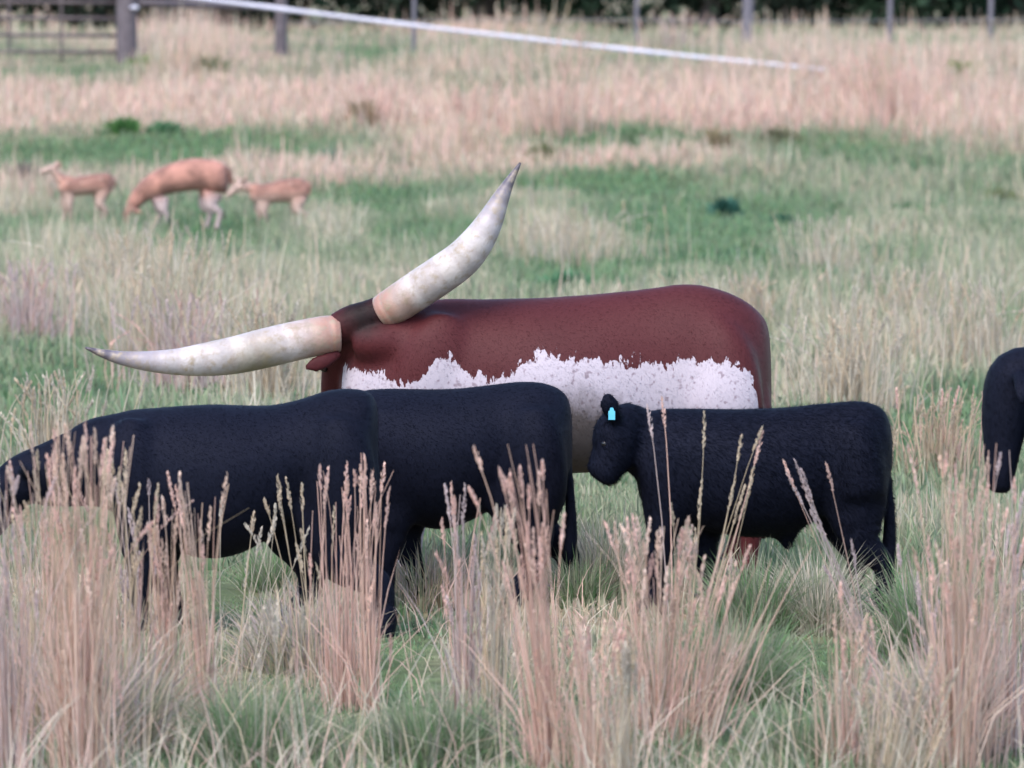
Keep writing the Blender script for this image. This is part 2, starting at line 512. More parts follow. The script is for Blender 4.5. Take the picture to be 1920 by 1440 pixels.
class Animal:
    """traces in photo coordinates at the animal's own distance, stored relative to its base"""
    def __init__(s, px, d): s.o = Vector((gx(px, d), d, float(gz(d)))); s.d = d
    def p(s, px, py, dy=0.0):
        q = pt(px, py, s.d + dy) - s.o
        return (q.x, q.y, q.z)
    def secs(s, rows):
        out = []
        for px, yt, yb, w in rows:
            a, b = s.p(px, yt), s.p(px, yb); out.append((a[0], a[2], b[2], w))
        return out
    def path(s, rows):
        """rows px,py,dy,ra,rb"""
        return [(*s.p(r[0], r[1], r[2]), r[3], r[4]) for r in rows]

# ------------------------------------------------------------------ the longhorn
def longhorn():
    A = Animal(1050, 27.2)
    root = empty('longhorn_bull', A.o, 'chestnut brown longhorn with white belly and huge pale horns behind the black cattle', 'longhorn')
    # coat: chestnut saddle, ragged white flank and belly, dirty patch low on the belly
    m, n, l, p = new_mat('longhorn_coat')
    v, hair = coat_nodes(m, n, l, p)
    sx = n.new('ShaderNodeSeparateXYZ'); l.new(v, sx.inputs[0])
    edge = [(560, 980), (630, 960), (639, 780), (643, 678), (700, 690), (745, 706), (790, 702), (815, 668), (835, 656), (858, 672), (880, 690), (930, 700), (968, 690), (1000, 660),
            (1020, 650), (1060, 664), (1105, 660), (1140, 672), (1200, 676), (1260, 678), (1300, 658), (1340, 668), (1380, 676), (1405, 692), (1416, 740), (1424, 900), (1470, 1000)]
    x0, x1 = A.p(560, 700)[0], A.p(1470, 700)[0]; zmin, zmax = 0.2, 1.4
    mr = n.new('ShaderNodeMapRange'); mr.inputs[1].default_value = x0; mr.inputs[2].default_value = x1
    l.new(sx.outputs[0], mr.inputs[0])
    fcv = n.new('ShaderNodeFloatCurve'); cv = fcv.mapping.curves[0]
    pts = [((A.p(a, b)[0] - x0) / (x1 - x0), (A.p(a, b)[2] - zmin) / (zmax - zmin)) for a, b in edge]
    cv.points[0].location = pts[0]; cv.points[1].location = pts[-1]
    for q in pts[1:-1]: cv.points.new(*q)
    for q in cv.points: q.handle_type = 'VECTOR'
    fcv.mapping.update()
    l.new(mr.outputs[0], fcv.inputs['Value'])
    hline = math_node(n, l, 'ADD', math_node(n, l, 'MULTIPLY', fcv.outputs[0], zmax - zmin), zmin)
    mf = n.new('ShaderNodeMapping'); mf.inputs['Scale'].default_value = (1, 1, .4); l.new(v, mf.inputs[0])
    n1 = noise(n, l, 20, 4, mf.outputs[0], .65, .3); n2 = noise(n, l, 60, 3, mf.outputs[0], .6)
    rag = math_node(n, l, 'ADD', math_node(n, l, 'MULTIPLY', math_node(n, l, 'SUBTRACT', n1, .5), .22), math_node(n, l, 'MULTIPLY', math_node(n, l, 'SUBTRACT', n2, .5), .09))
    diff = math_node(n, l, 'SUBTRACT', math_node(n, l, 'ADD', hline, rag), sx.outputs[2])
    mask = ramp(n, l, math_node(n, l, 'MULTIPLY_ADD', diff, 30.0), 0.38, .62)
    mask.node.inputs[0].links[0].from_node.inputs[2].default_value = .5
    # freckles of chestnut in the white
    vor = n.new('ShaderNodeTexNoise'); vor.inputs['Scale'].default_value = 38; vor.inputs['Detail'].default_value = 1.0
    l.new(v, vor.inputs['Vector'])
    freck = ramp(n, l, vor.outputs['Fac'], .60, .72)
    brown = mix_rgb(n, l, .5, ramp(n, l, noise(n, l, 2.2, 3, v), .3, .7, (.045, .0084, .0100), (.066, .0136, .0152)), ramp(n, l, hair, .25, .75, (.044, .0082, .0092), (.074, .0150, .0162)))
    # dark poll between the horns
    pc = A.p(682, 598, -.12)
    vd = n.new('ShaderNodeVectorMath'); vd.operation = 'DISTANCE'; l.new(v, vd.inputs[0]); vd.inputs[1].default_value = pc
    brown = mix_rgb(n, l, ramp(n, l, math_node(n, l, 'ADD', vd.outputs['Value'], math_node(n, l, 'MULTIPLY', n1, .05)), .11, .19, (1, 1, 1), (0, 0, 0)), brown, (.0085, .0035, .0035))
    white = mix_rgb(n, l, math_node(n, l, 'MULTIPLY', freck, .55), mix_rgb(n, l, .5, (.39, .34, .375), ramp(n, l, hair, .2, .8, (.34, .295, .325), (.44, .39, .43))), (.12, .07, .085))
    # mud on the belly
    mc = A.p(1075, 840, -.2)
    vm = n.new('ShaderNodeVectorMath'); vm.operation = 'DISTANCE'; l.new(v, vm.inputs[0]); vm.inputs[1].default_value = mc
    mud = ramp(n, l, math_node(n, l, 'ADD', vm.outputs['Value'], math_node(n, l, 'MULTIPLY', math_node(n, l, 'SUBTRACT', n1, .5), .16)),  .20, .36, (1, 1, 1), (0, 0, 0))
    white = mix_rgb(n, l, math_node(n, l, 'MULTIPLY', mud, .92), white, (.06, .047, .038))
    shank = math_node(n, l, 'MULTIPLY', math_node(n, l, 'LESS_THAN', sx.outputs[2], .50), math_node(n, l, 'GREATER_THAN', sx.outputs[0], A.p(1270, 800)[0]))   # chestnut hind legs
    mask = math_node(n, l, 'MULTIPLY', mask, math_node(n, l, 'SUBTRACT', 1.0, shank))
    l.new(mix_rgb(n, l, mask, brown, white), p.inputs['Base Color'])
    p.inputs['Roughness'].default_value = .6
    p.inputs['Specular IOR Level'].default_value = .16

    V, Fc, MV, MF = [], [], [], []
    barrel(MV, MF, A.secs([(1446, 640, 800, .03), (1438, 606, 830, .13), (1418, 578, 850, .21), (1380, 553, 865, .27), (1330, 536, 872, .285), (1280, 531, 872, .28),
                          (1215, 540, 874, .285), (1120, 550, 886, .325), (1020, 557, 888, .345), (940, 559, 882, .32), (900, 560, 876, .30), (830, 559, 868, .27), (780, 572, 858, .25),
                          (735, 600, 850, .23), (690, 618, 835, .20), (660, 640, 815, .16), (642, 672, 780, .09), (634, 700, 750, .03)]))
    # hip bones, thigh and shoulder masses
    tube(MV, MF, A.path([(1330, 600, -.14, .06, .08), (1348, 640, -.20, .08, .12), (1362, 690, -.235, .09, .15), (1362, 760, -.25, .10, .18), (1358, 830, -.21, .08, .16)]), side=(0, 1, 0))
    tube(MV, MF, A.path([(840, 590, -.17, .05, .08), (820, 660, -.22, .07, .16), (790, 760, -.2, .08, .17), (780, 860, -.16, .07, .12)]))
    # neck and the head, turned away and hanging
    tube(MV, MF, A.path([(800, 640, -.02, .20, .20), (745, 640, -.08, .16, .14), (700, 640, -.12, .13, .11), (672, 640, -.10, .12, .10)]))
    tube(V, Fc, A.path([(630, 618, -.14, .06, .075), (660, 606, -.13, .08, .085), (690, 595, -.12, .085, .08), (728, 580, -.12, .075, .075)]), side=(0, 1, 0))
    tube(V, Fc, A.path([(672, 620, -.08, .11, .10), (655, 660, .02, .12, .10), (640, 720, .12, .10, .085), (632, 790, .2, .075, .065), (628, 830, .24, .07, .06), (626, 845, .25, .04, .04)]), side=(1, .5, 0))
    # near ear
    tube(V, Fc, A.path([(636, 662, -.16, .02, .022), (610, 676, -.20, .018, .034), (590, 684, -.21, .014, .036), (572, 690, -.22, .008, .012)]), side=(0, 1, 0), k=12)
    zt = A.p(0, 880)[2] + .02
    for px, dy, st in ((790, -.19, -.05), (740, .17, .04)): leg_front(V, Fc, A.p(px, 900)[0], dy, zt, 1.12, st); leg_mass(MV, MF, A.p(px, 900)[0], dy, zt, 1.12, False)
    for px, dy, st in ((1372, -.20, .03), (1368, .20, .0)): leg_hind(V, Fc, A.p(px, 900)[0], dy, zt, 1.12, st); leg_mass(MV, MF, A.p(px, 900)[0], dy, zt, 1.12, True)
    # tail
    tube(V, Fc, A.path([(1408, 592, .0, .04, .04), (1428, 622, -.01, .035, .035), (1436, 720, -.03, .026, .028), (1436, 800, -.06, .022, .024), (1432, 880, -.06, .03, .03), (1430, 960, -.06, .045, .04), (1430, 1010, -.06, .015, .015)]))
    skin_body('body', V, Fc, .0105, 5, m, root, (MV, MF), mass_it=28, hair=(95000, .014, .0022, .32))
    # horns
    hm, n, l, p = new_mat('horn')
    at = n.new('ShaderNodeAttribute'); at.attribute_name = 'along'
    tc = n.new('ShaderNodeTexCoord')
    r = n.new('ShaderNodeValToRGB'); e = r.color_ramp.elements
    e[0].position = 0; e[0].color = (.30, .155, .115, 1); e[1].position = 1; e[1].color = (.045, .035, .045, 1)
    for pos, c in ((.09, (.31, .165, .12)), (.17, (.34, .235, .19)), (.24, (.43, .375, .345)), (.32, (.33, .285, .265)), (.37, (.46, .41, .38)), (.47, (.34, .30, .28)), (.53, (.44, .395, .375)), (.70, (.29, .255, .265)), (.86, (.10, .085, .10))):
        q = e.new(pos); q.color = (*c, 1)
    nz = noise(n, l, 9, 5, tc.outputs['Object'], .6)
    l.new(math_node(n, l, 'ADD', at.outputs['Fac'], math_node(n, l, 'MULTIPLY', math_node(n, l, 'SUBTRACT', nz, .5), .16)), r.inputs[0])
    st = noise(n, l, 22, 5, tc.outputs['Object'], .65)
    c1 = mix_rgb(n, l, ramp(n, l, st, .48, .70), r.outputs[0], (.27, .215, .15))
    # growth rings round the base
    rg = n.new('ShaderNodeTexWave'); rg.inputs['Scale'].default_value = 0; 
    rn = math_node(n, l, 'SINE', math_node(n, l, 'MULTIPLY', math_node(n, l, 'ADD', at.outputs['Fac'], math_node(n, l, 'MULTIPLY', nz, .03)), 75.0))
    n.remove(rg)
    sp = A.p(478, 690, -.25); vs_ = n.new('ShaderNodeVectorMath'); vs_.operation = 'DISTANCE'; l.new(tc.outputs['Object'], vs_.inputs[0]); vs_.inputs[1].default_value = sp
    c1 = mix_rgb(n, l, math_node(n, l, 'MULTIPLY', ramp(n, l, math_node(n, l, 'ADD', vs_.outputs['Value'], math_node(n, l, 'MULTIPLY', st, .16)), .12, .26, (1, 1, 1), (0, 0, 0)), .8), c1, (.15, .125, .05))
    c2 = mix_rgb(n, l, math_node(n, l, 'MULTIPLY', ramp(n, l, rn, .55, .95), .22), c1, (.25, .20, .185))
    l.new(c2, p.inputs['Base Color']); p.inputs['Roughness'].default_value = .45
    add_bump(n, l, p, math_node(n, l, 'ADD', rn, math_node(n, l, 'MULTIPLY', st, 2.5)), .3, .006)
    k = 1 / 403.0
    lp = [(636, 626, -.14, 33, 33), (612, 628, -.15, 36, 36), (560, 638, -.18, 36.5, 36.5), (500, 652, -.22, 37, 37), (440, 666, -.26, 35, 35), (385, 674, -.30, 31, 31), (330, 678.5, -.33, 24.5, 24.5),
          (275, 677, -.36, 18.5, 18.5), (225, 671, -.38, 12.5, 12.5), (190, 662, -.39, 7.5, 7.5), (160, 652, -.4, 2, 2)]
    rp = [(718, 586, -.13, 33, 33), (738, 574, -.15, 35, 35), (780, 546, -.20, 36, 36), (828, 514, -.24, 36, 36), (868, 484, -.26, 34.5, 34.5), (897, 450, -.27, 30.5, 30.5), (920, 412, -.27, 24, 24),
          (938, 374, -.26, 16.5, 16.5), (956, 339, -.25, 9, 9), (976, 305, -.24, 2, 2)]
    for path, lab in ((lp, 'pale horn sweeping left with dark tip'), (rp, 'pale horn sweeping up to the right')):
        rows = [(a, b, c, ra * k, rb * k) for a, b, c, ra, rb in path]
        h = tube_obj('horn', A.path(rows), hm, root, k=24, m=6, attr='along')
        h['label'] = lab
    for px, dy, st in ((790, -.19, -.05), (740, .17, .04)): hoof(root, A.p(px, 900)[0] - .03 + st, dy, 1.1)
    for px, dy, st in ((1372, -.20, .03), (1368, .20, .0)): hoof(root, A.p(px, 900)[0] + st, dy, 1.1)
    q = A.p(632, 690, .0); eye(root, (q[0] - .06, q[1], q[2]), .02)
longhorn()

# ------------------------------------------------------------------ black cattle
def cattle(px, d, label, secs, head, ears, front, hind, belly_px, extra=(), tail=None, scale=1.0, head_side=(0, 1, 0), eyes=(), hair=(60000, .016, .0026, .4)):
    A = Animal(px, d)
    root = empty('black_cow', A.o, label, 'cow', 'black cattle grazing in the tall grass')
    V, Fc, MV, MF = [], [], [], []
    barrel(MV, MF, A.secs(secs))
    tube(MV, MF, A.path(head[:4]))
    tube(V, Fc, A.path(head[2:]), side=head_side)
    for e in ears: tube(V, Fc, A.path(e), k=12)
    for e in extra: tube(MV, MF, A.path(e))
    zt = A.p(0, belly_px)[2] + .02
    for x, dy, st in front: leg_front(V, Fc, A.p(x, 900)[0], dy, zt, scale, st); leg_mass(MV, MF, A.p(x, 900)[0], dy, zt, scale, False)
    for x, dy, st in hind: leg_hind(V, Fc, A.p(x, 900)[0], dy, zt, scale, st); leg_mass(MV, MF, A.p(x, 900)[0], dy, zt, scale * .88, True)
    if tail: tube(V, Fc, A.path(tail), k=12)
    skin_body('body', V, Fc, .011, 5, M_BLACK, root, (MV, MF), mass_it=26, hair=hair)
    for x, dy, st in front: hoof(root, A.p(x, 900)[0] - .03 + st, dy, scale)
    for x, dy, st in hind: hoof(root, A.p(x, 900)[0] + st, dy, scale)
    for e in eyes: eye(root, A.p(*e), .016)
    return A, root

# near cow, left: head down at the frame edge
cattle(430, 25.0, 'large black cow grazing at the left, its head down in straw stalks',
       [(709, 770, 880, .05), (704, 744, 890, .15), (690, 732, 905, .20), (655, 727, 925, .225), (610, 732, 945, .235), (565, 747, 965, .245), (510, 759, 1005, .275), (455, 759, 1036, .30), (400, 757, 1048, .305),
        (340, 760, 1038, .29), (285, 764, 1010, .25), (240, 768, 975, .215), (200, 781, 945, .18), (165, 800, 925, .13), (145, 825, 905, .05)],
       [(250, 870, 0, .20, .22), (190, 868, -.02, .17, .205), (140, 880, -.03, .135, .165), (92, 890, -.04, .115, .14), (50, 898, -.05, .10, .115), (20, 918, -.06, .10, .10), (-15, 965, -.07, .085, .088),
        (-45, 1010, -.08, .068, .07), (-60, 1034, -.08, .062, .06), (-65, 1044, -.08, .03, .03)],
       [[(42, 885, -.13, .018, .02), (50, 882, -.20, .016, .035), (62, 884, -.24, .012, .03), (72, 888, -.26, .006, .008)]],
       [(268, -.17, .0), (300, .15, .05)], [(644, -.17, .15), (568, .17, -.05)], 1010, scale=1.14,
       extra=[[(628, 790, -.16, .07, .10), (638, 850, -.205, .085, .14), (644, 940, -.20, .09, .15), (648, 1000, -.18, .08, .11)],
              [(252, 790, -.12, .06, .07), (245, 850, -.19, .075, .12), (262, 930, -.19, .08, .12), (268, 1000, -.17, .07, .10)]],
       tail=[(672, 752, -.02, .03, .03), (692, 790, -.02, .026, .026), (697, 900, -.03, .02, .022), (704, 980, -.06, .024, .024), (702, 1050, -.06, .035, .035), (702, 1090, -.06, .012, .012)],
       eyes=[(12, 935, -.16)])

# cow behind it: rump in the middle of the picture
cattle(840, 26.1, 'black cow in the middle, its front hidden behind the large grazing cow',
       [(1073, 780, 880, .05), (1067, 748, 890, .15), (1054, 731, 900, .195), (1025, 718, 915, .22), (985, 714, 928, .23), (940, 718, 945, .24), (885, 725, 975, .275), (825, 729, 994, .295),
        (765, 728, 978, .28), (710, 728, 950, .25), (670, 735, 935, .22), (635, 760, 935, .17), (605, 800, 900, .08)],
       [(690, 830, 0, .18, .20), (630, 850, .02, .15, .165), (580, 885, .03, .12, .13), (545, 920, .03, .105, .115), (525, 955, .03, .10, .10), (510, 980, .03, .08, .08), (502, 1002, .03, .066, .066), (498, 1016, .03, .03, .03)],
       [[(535, 905, -.07, .018, .02), (550, 912, -.13, .014, .034), (566, 918, -.17, .008, .01)]],
       [(730, -.15, -.02), (760, .15, .05)], [(996, -.17, -.08), (1004, .17, .12)], 965, scale=1.12,
       extra=[[(996, 770, -.16, .07, .10), (1005, 830, -.205, .085, .13), (1008, 910, -.20, .09, .14), (1006, 960, -.18, .08, .11)],
              [(720, 770, -.15, .05, .07), (726, 840, -.19, .07, .13), (730, 930, -.17, .07, .12)]],
       tail=[(1034, 745, -.0, .03, .03), (1057, 785, -.01, .026, .026), (1065, 880, -.03, .02, .022), (1070, 960, -.05, .026, .026), (1068, 1020, -.05, .035, .035), (1066, 1060, -.05, .012, .012)],
       eyes=[(522, 945, -.07)])

# calf with the blue ear tag
A, calf = cattle(1430, 25.7, 'black calf with a pale blue ear tag standing in front of the longhorn',
       [(1673, 810, 890, .05), (1666, 782, 900, .12), (1652, 762, 910, .16), (1620, 751, 925, .18), (1580, 752, 945, .19), (1535, 756, 972, .205), (1480, 762, 1000, .235), (1410, 766, 1008, .25), (1340, 766, 998, .235),
        (1280, 765, 982, .21), (1235, 768, 968, .175), (1208, 790, 950, .12), (1196, 830, 930, .05)],
       [(1290, 845, 0, .15, .17), (1240, 836, -.02, .125, .17), (1203, 828, -.05, .105, .155), (1176, 808, -.08, .092, .125), (1158, 815, -.11, .105, .115), (1150, 848, -.13, .095, .10), (1135, 876, -.15, .080, .080),
        (1127, 892, -.16, .072, .068), (1122, 900, -.16, .048, .040)],
       [[(1160, 795, -.18, .022, .022), (1150, 778, -.22, .024, .034), (1142, 757, -.24, .022, .042), (1138, 738, -.24, .012, .018)],
        [(1172, 775, .0, .016, .02), (1178, 765, .08, .014, .03), (1184, 762, .14, .008, .01)]],
       [(1238, -.13, -.03), (1325, .12, .02)], [(1612, -.14, .06), (1590, .14, -.02)], 975, scale=.9,
       extra=[[(1598, 795, -.12, .06, .08), (1608, 850, -.165, .075, .11), (1614, 930, -.165, .08, .12)],
              [(1240, 810, -.11, .04, .06), (1245, 870, -.15, .06, .12), (1248, 950, -.14, .06, .10)],
              [(1476, 1000, 0, .05, .05), (1476, 1022, 0, .035, .035), (1475, 1038, 0, .018, .018)]],
       tail=[(1630, 778, 0, .026, .026), (1655, 815, -.01, .022, .022), (1663, 890, -.02, .018, .02), (1668, 970, -.04, .028, .026), (1666, 1040, -.04, .034, .032), (1664, 1075, -.04, .01, .01)],
       head_side=(.75, -.65, 0), eyes=[(1134, 832, -.20)], hair=(65000, .024, .0028, .5))
def ear_tag(A, root, px, py, dy, mat, w, h, label, tilt=0.0):
    q = Vector(A.p(px, py, dy)); V = []; prof = [(-.18, .62), (-.3, .5), (-.3, .36), (-.5, .3), (-.5, -.5), (.5, -.5), (.5, .3), (.3, .36), (.3, .5), (.18, .62)]
    c, s = math.cos(tilt), math.sin(tilt)
    for yy in (-.003, .003):
        for a, b in prof:
            xx, zz = a * w, b * h
            V.append((q.x + xx * c - zz * s, q.y + yy, q.z + xx * s + zz * c))
    k = len(prof); me = bpy.data.meshes.new('ear_tag')
    me.from_pydata(V, [], [tuple(range(k))[::-1], tuple(range(k, 2 * k))] + [(i, (i + 1) % k, k + (i + 1) % k, k + i) for i in range(k)])
    me.update(); o = mesh_obj('ear_tag', me, mat, root); o['label'] = label
ear_tag(A, calf, 1147, 777, -.275, M_TAG_BLUE, .029, .047, 'pale blue plastic ear tag')

# cow at the right edge of the picture, only its lowered head in view
A, cow_d = cattle(2230, 23.6, 'black cow at the right edge with only its lowered head in view',
       [(2560, 800, 900, .03), (2552, 740, 960, .14), (2520, 700, 1000, .22), (2470, 690, 1020, .28), (2380, 700, 1040, .31), (2280, 705, 1055, .33), (2180, 703, 1050, .32), (2100, 700, 1035, .28),
        (2050, 708, 1010, .24), (2010, 725, 980, .19), (1980, 760, 940, .10)],
       [(2080, 830, 0, .19, .21), (2020, 775, -.02, .15, .20), (1965, 740, -.03, .13, .17), (1925, 712, -.04, .12, .14), (1899, 718, -.05, .115, .115), (1886, 775, -.06, .105, .10), (1880, 832, -.07, .085, .08),
        (1876, 885, -.08, .068, .062), (1874, 912, -.08, .055, .05), (1873, 924, -.08, .03, .03)],
       [[(1908, 698, -.13, .02, .022), (1914, 715, -.21, .018, .035), (1916, 738, -.26, .012, .032), (1915, 758, -.28, .006, .008)],
        [(1900, 685, .06, .016, .02), (1910, 668, .13, .014, .034), (1922, 658, .18, .008, .01)]],
       [(2110, -.17, -.05), (2080, .16, .06)], [(2490, -.19, .04), (2450, .18, -.05)], 1045, scale=1.08,
       tail=[(2548, 712, 0, .03, .04), (2566, 760, 0, .026, .03), (2566, 900, -.02, .02, .022), (2562, 1010, -.03, .03, .03), (2560, 1080, -.03, .035, .035), (2560, 1120, -.03, .012, .012)],
       eyes=[(1868, 800, -.10)])

# ------------------------------------------------------------------ deer
def deer_coat(name, back, belly, zmid, zspan, spots, xhead=-9.0, pale_head=None):
    m, n, l, p = new_mat(name)
    v, hair = coat_nodes(m, n, l, p)
    sx = n.new('ShaderNodeSeparateXYZ'); l.new(v, sx.inputs[0])
    nz = noise(n, l, 7, 4, v)
    hgt = math_node(n, l, 'ADD', sx.outputs[2], math_node(n, l, 'MULTIPLY', math_node(n, l, 'SUBTRACT', nz, .5), .16))
    mr = n.new('ShaderNodeMapRange'); mr.inputs[1].default_value = zmid - zspan; mr.inputs[2].default_value = zmid + zspan
    l.new(hgt, mr.inputs[0])
    bk = mix_rgb(n, l, ramp(n, l, noise(n, l, 4.5, 3, v), .42, .60), back, tuple(c * .5 for c in back))
    if spots:
        vo = n.new('ShaderNodeTexVoronoi'); vo.inputs['Scale'].default_value = 17; l.new(v, vo.inputs['Vector'])
        bk = mix_rgb(n, l, ramp(n, l, vo.outputs['Distance'], .18, .26, (.6, .6, .6), (0, 0, 0)), bk, (.42, .32, .25))
    fac = math_node(n, l, 'MAXIMUM', mr.outputs[0], math_node(n, l, 'LESS_THAN', sx.outputs[0], xhead))
    cc = mix_rgb(n, l, fac, belly, bk)
    if pale_head is not None:
        e = n.new('ShaderNodeMapRange'); e.inputs[1].default_value = pale_head; e.inputs[2].default_value = pale_head + .14; l.new(sx.outputs[0], e.inputs[0])
        cc = mix_rgb(n, l, e.outputs[0], tuple(c * 1.05 for c in belly), cc)
    l.new(cc, p.inputs['Base Color'])
    p.inputs['Roughness'].default_value = .8; p.inputs['Sheen Weight'].default_value = .1
    return m

def deer(px, d, name, label, mat, secs, head, ears, legs_f, legs_h, extra=(), eyep=None):
    A = Animal(px, d)
    root = empty(name, A.o, label, 'deer', 'deer feeding in the meadow')
    V, Fc = [], []
    barrel(V, Fc, A.secs(secs), k=20)
    tube(V, Fc, A.path(head), k=12)
    for e in ears: tube(V, Fc, A.path(e), k=10)
    for e in extra: tube(V, Fc, A.path(e), k=10)
    for e in legs_f + legs_h: tube(V, Fc, A.path(e), k=10)
    skin_body('body', V, Fc, .0095, 3, mat, root, hair=(9000, .02, .006))
    for e in legs_f + legs_h:
        q = A.p(*e[-1][:3])
        tube_obj('hoof', [(q[0], q[1], .045, .016, .018), (q[0] - .01, q[1], -.005, .022, .026)], M_HOOF, root, k=8, m=2)
    if eyep: eye(root, A.p(*eyep), .011)

def dleg(x0, y0, x1, x2, x3, yend, dy, r):
    """leg rows from the body down to the hoof; hind legs pass a hock"""
    return [(x0, y0, dy * .7, .05 * r, .085 * r), (x1, y0 + (yend - y0) * .35, dy, .035 * r, .048 * r), (x2, y0 + (yend - y0) * .55, dy, .021 * r, .026 * r),
            ((x2 + x3) / 2, y0 + (yend - y0) * .8, dy, .016 * r, .018 * r), (x3, yend, dy, .02 * r, .024 * r)]

DF = (.42, .155, .095)
M_DOE = deer_coat('doe_coat', (.40, .19, .14), (.40, .305, .29), .345, .06, False, -.33)
M_FAWN = deer_coat('fawn_coat', (.42, .21, .155), (.43, .30, .245), .36, .07, True, pale_head=-.36)
# doe, head down
deer(340, 61.0, 'doe', 'grown red brown doe grazing with her head down between two fawns', M_DOE,
     [(428, 326, 350, .02), (424, 312, 362, .08), (412, 303, 362, .125), (390, 298, 358, .13), (360, 297, 358, .14), (330, 303, 362, .14), (302, 314, 368, .13), (282, 326, 370, .10), (268, 336, 370, .08), (258, 350, 366, .03)],
     [(300, 348, 0, .11, .14), (276, 356, 0, .085, .115), (258, 372, 0, .065, .085), (248, 388, 0, .055, .07), (243, 400, 0, .06, .06), (238, 412, 0, .045, .05), (234, 424, 0, .032, .034), (232, 428, 0, .02, .02)],
     [[(248, 392, -.05, .012, .014), (258, 396, -.11, .010, .028), (266, 400, -.15, .005, .007)]],
     [dleg(302, 372, 306, 312, 308, 428, -.07, 1.1), dleg(296, 372, 298, 300, 296, 428, .07, 1.1)],
     [dleg(400, 362, 396, 412, 406, 428, -.08, 1.35), dleg(392, 362, 384, 394, 386, 428, .08, 1.35)],
     extra=[[(424, 314, 0, .03, .025), (432, 326, 0, .035, .02), (434, 342, 0, .025, .014), (434, 350, 0, .008, .006)]], eyep=(241, 402, -.06))
# fawn at the left, head up
deer(160, 61.6, 'fawn', 'spotted fawn with its head up at the far left of the deer', M_FAWN,
     [(212, 336, 352, .02), (208, 328, 360, .06), (198, 324, 364, .09), (180, 326, 365, .10), (160, 329, 366, .10), (140, 333, 367, .095), (125, 336, 366, .08), (114, 342, 362, .05), (108, 348, 356, .02)],
     [(140, 348, 0, .07, .09), (122, 342, 0, .055, .075), (110, 332, 0, .042, .055), (104, 322, 0, .042, .046), (97, 317, 0, .045, .045), (88, 319, 0, .036, .036), (79, 322, 0, .026, .026), (74, 323, 0, .016, .016)],
     [[(103, 314, -.03, .010, .012), (111, 310, -.08, .009, .024), (118, 309, -.11, .005, .006)], [(102, 313, .03, .010, .012), (106, 306, .07, .009, .022), (110, 302, .09, .005, .006)]],
     [dleg(130, 364, 130, 132, 130, 426, -.05, .8), dleg(124, 364, 122, 122, 118, 426, .05, .8)],
     [dleg(194, 356, 188, 198, 194, 426, -.05, .95), dleg(190, 356, 184, 190, 186, 426, .05, .95)],
     extra=[[(208, 330, 0, .018, .018), (214, 338, 0, .02, .014), (216, 350, 0, .008, .006)]], eyep=(94, 316, -.04))
# fawn at the right, nosing at the doe
deer(515, 60.4, 'fawn', 'tan fawn nosing at the back of the grazing doe', M_FAWN,
     [(577, 346, 366, .02), (574, 338, 374, .06), (562, 333, 378, .09), (545, 334, 379, .10), (522, 338, 380, .10), (500, 344, 383, .095), (485, 348, 383, .08), (474, 354, 378, .05), (468, 360, 372, .02)],
     [(500, 362, 0, .07, .09), (484, 357, 0, .055, .07), (468, 352, 0, .04, .052), (455, 349, 0, .042, .046), (446, 352, 0, .044, .044), (437, 358, 0, .035, .036), (429, 365, 0, .026, .026), (425, 368, 0, .016, .016)],
     [[(452, 343, -.03, .010, .012), (458, 336, -.08, .009, .024), (464, 333, -.11, .005, .006)], [(449, 342, .03, .010, .012), (447, 334, .07, .009, .022), (446, 329, .09, .005, .006)]],
     [dleg(494, 380, 494, 497, 495, 432, -.05, .85), dleg(488, 380, 486, 486, 482, 432, .05, .85)],
     [dleg(560, 372, 558, 574, 571, 432, -.05, 1.0), dleg(556, 372, 552, 562, 558, 432, .05, 1.0)],
     extra=[[(574, 340, 0, .018, .018), (580, 348, 0, .022, .014), (581, 364, 0, .01, .008)]], eyep=(442, 352, -.04))

# ------------------------------------------------------------------ fence, gate and white tape
M_WOOD = simple_mat('weathered_wood', (.055, .045, .05), (.13, .11, .12), 7, .9, .5, .01, (6, 6, 1))
M_STEEL = simple_mat('dull_steel_tube', (.05, .038, .04), (.10, .075, .075), 10, .6, .2, .004)
M_GREYPOST = simple_mat('grey_post', (.085, .08, .095), (.14, .13, .15), 9, .85, .3, .006, (5, 5, 1))
M_WHITE = simple_mat('white_tape', (.42, .42, .49), (.50, .50, .56), 14, .6, .1, .002)
M_WIRE = simple_mat('galvanised_wire', (.18, .18, .18), (.28, .28, .28), 30, .5, 0)

def round_post(name, px, base_py, top_py, d, r, mat, label):
    b = pt(px, base_py, d); g = float(gz(d)); t = pt(px, top_py, d).z - g
    root_pts = [(0, 0, -.15, r * 1.04, r * 1.04), (0, 0, t * .3, r * 1.02, r), (.006, 0, t * .6, r, r * .98), (.012, .0, t - .03, r * .96, r * .97), (.012, 0, t, r * .72, r * .72)]
    o = tube_obj(name, root_pts, mat, None, k=14, m=3)
    o.location = (b.x, d, g)
    tag(o, label, 'post', 'fence posts along the back of the meadow')
    return o
DFN = 84.6
round_post('fence_post', 238, 125, -110, DFN, .15, M_WOOD, 'thick weathered gate post at the right end of the metal gate')
round_post('fence_post', 527, 105, -70, DFN + 1.5, .095, M_WOOD, 'dark wooden post to the right of the gate post')
for px, r, dd, mt, lb in ((776, .035, 87.5, M_GREYPOST, 'thin grey post behind the white tape, left of centre'), (1193, .035, 88.5, M_GREYPOST, 'thin grey post near the top centre above the tape'),
                          (1402, .085, 87.0, M_GREYPOST, 'broad pale grey post above the low end of the tape'), (1668, .04, 88, M_GREYPOST, 'thin grey post above the pinkish grass bank'),
                          (1857, .04, 88.4, M_GREYPOST, 'thin pale post at the top right')):
    round_post('fence_post', px, 100, -60, dd, r, mt, lb)

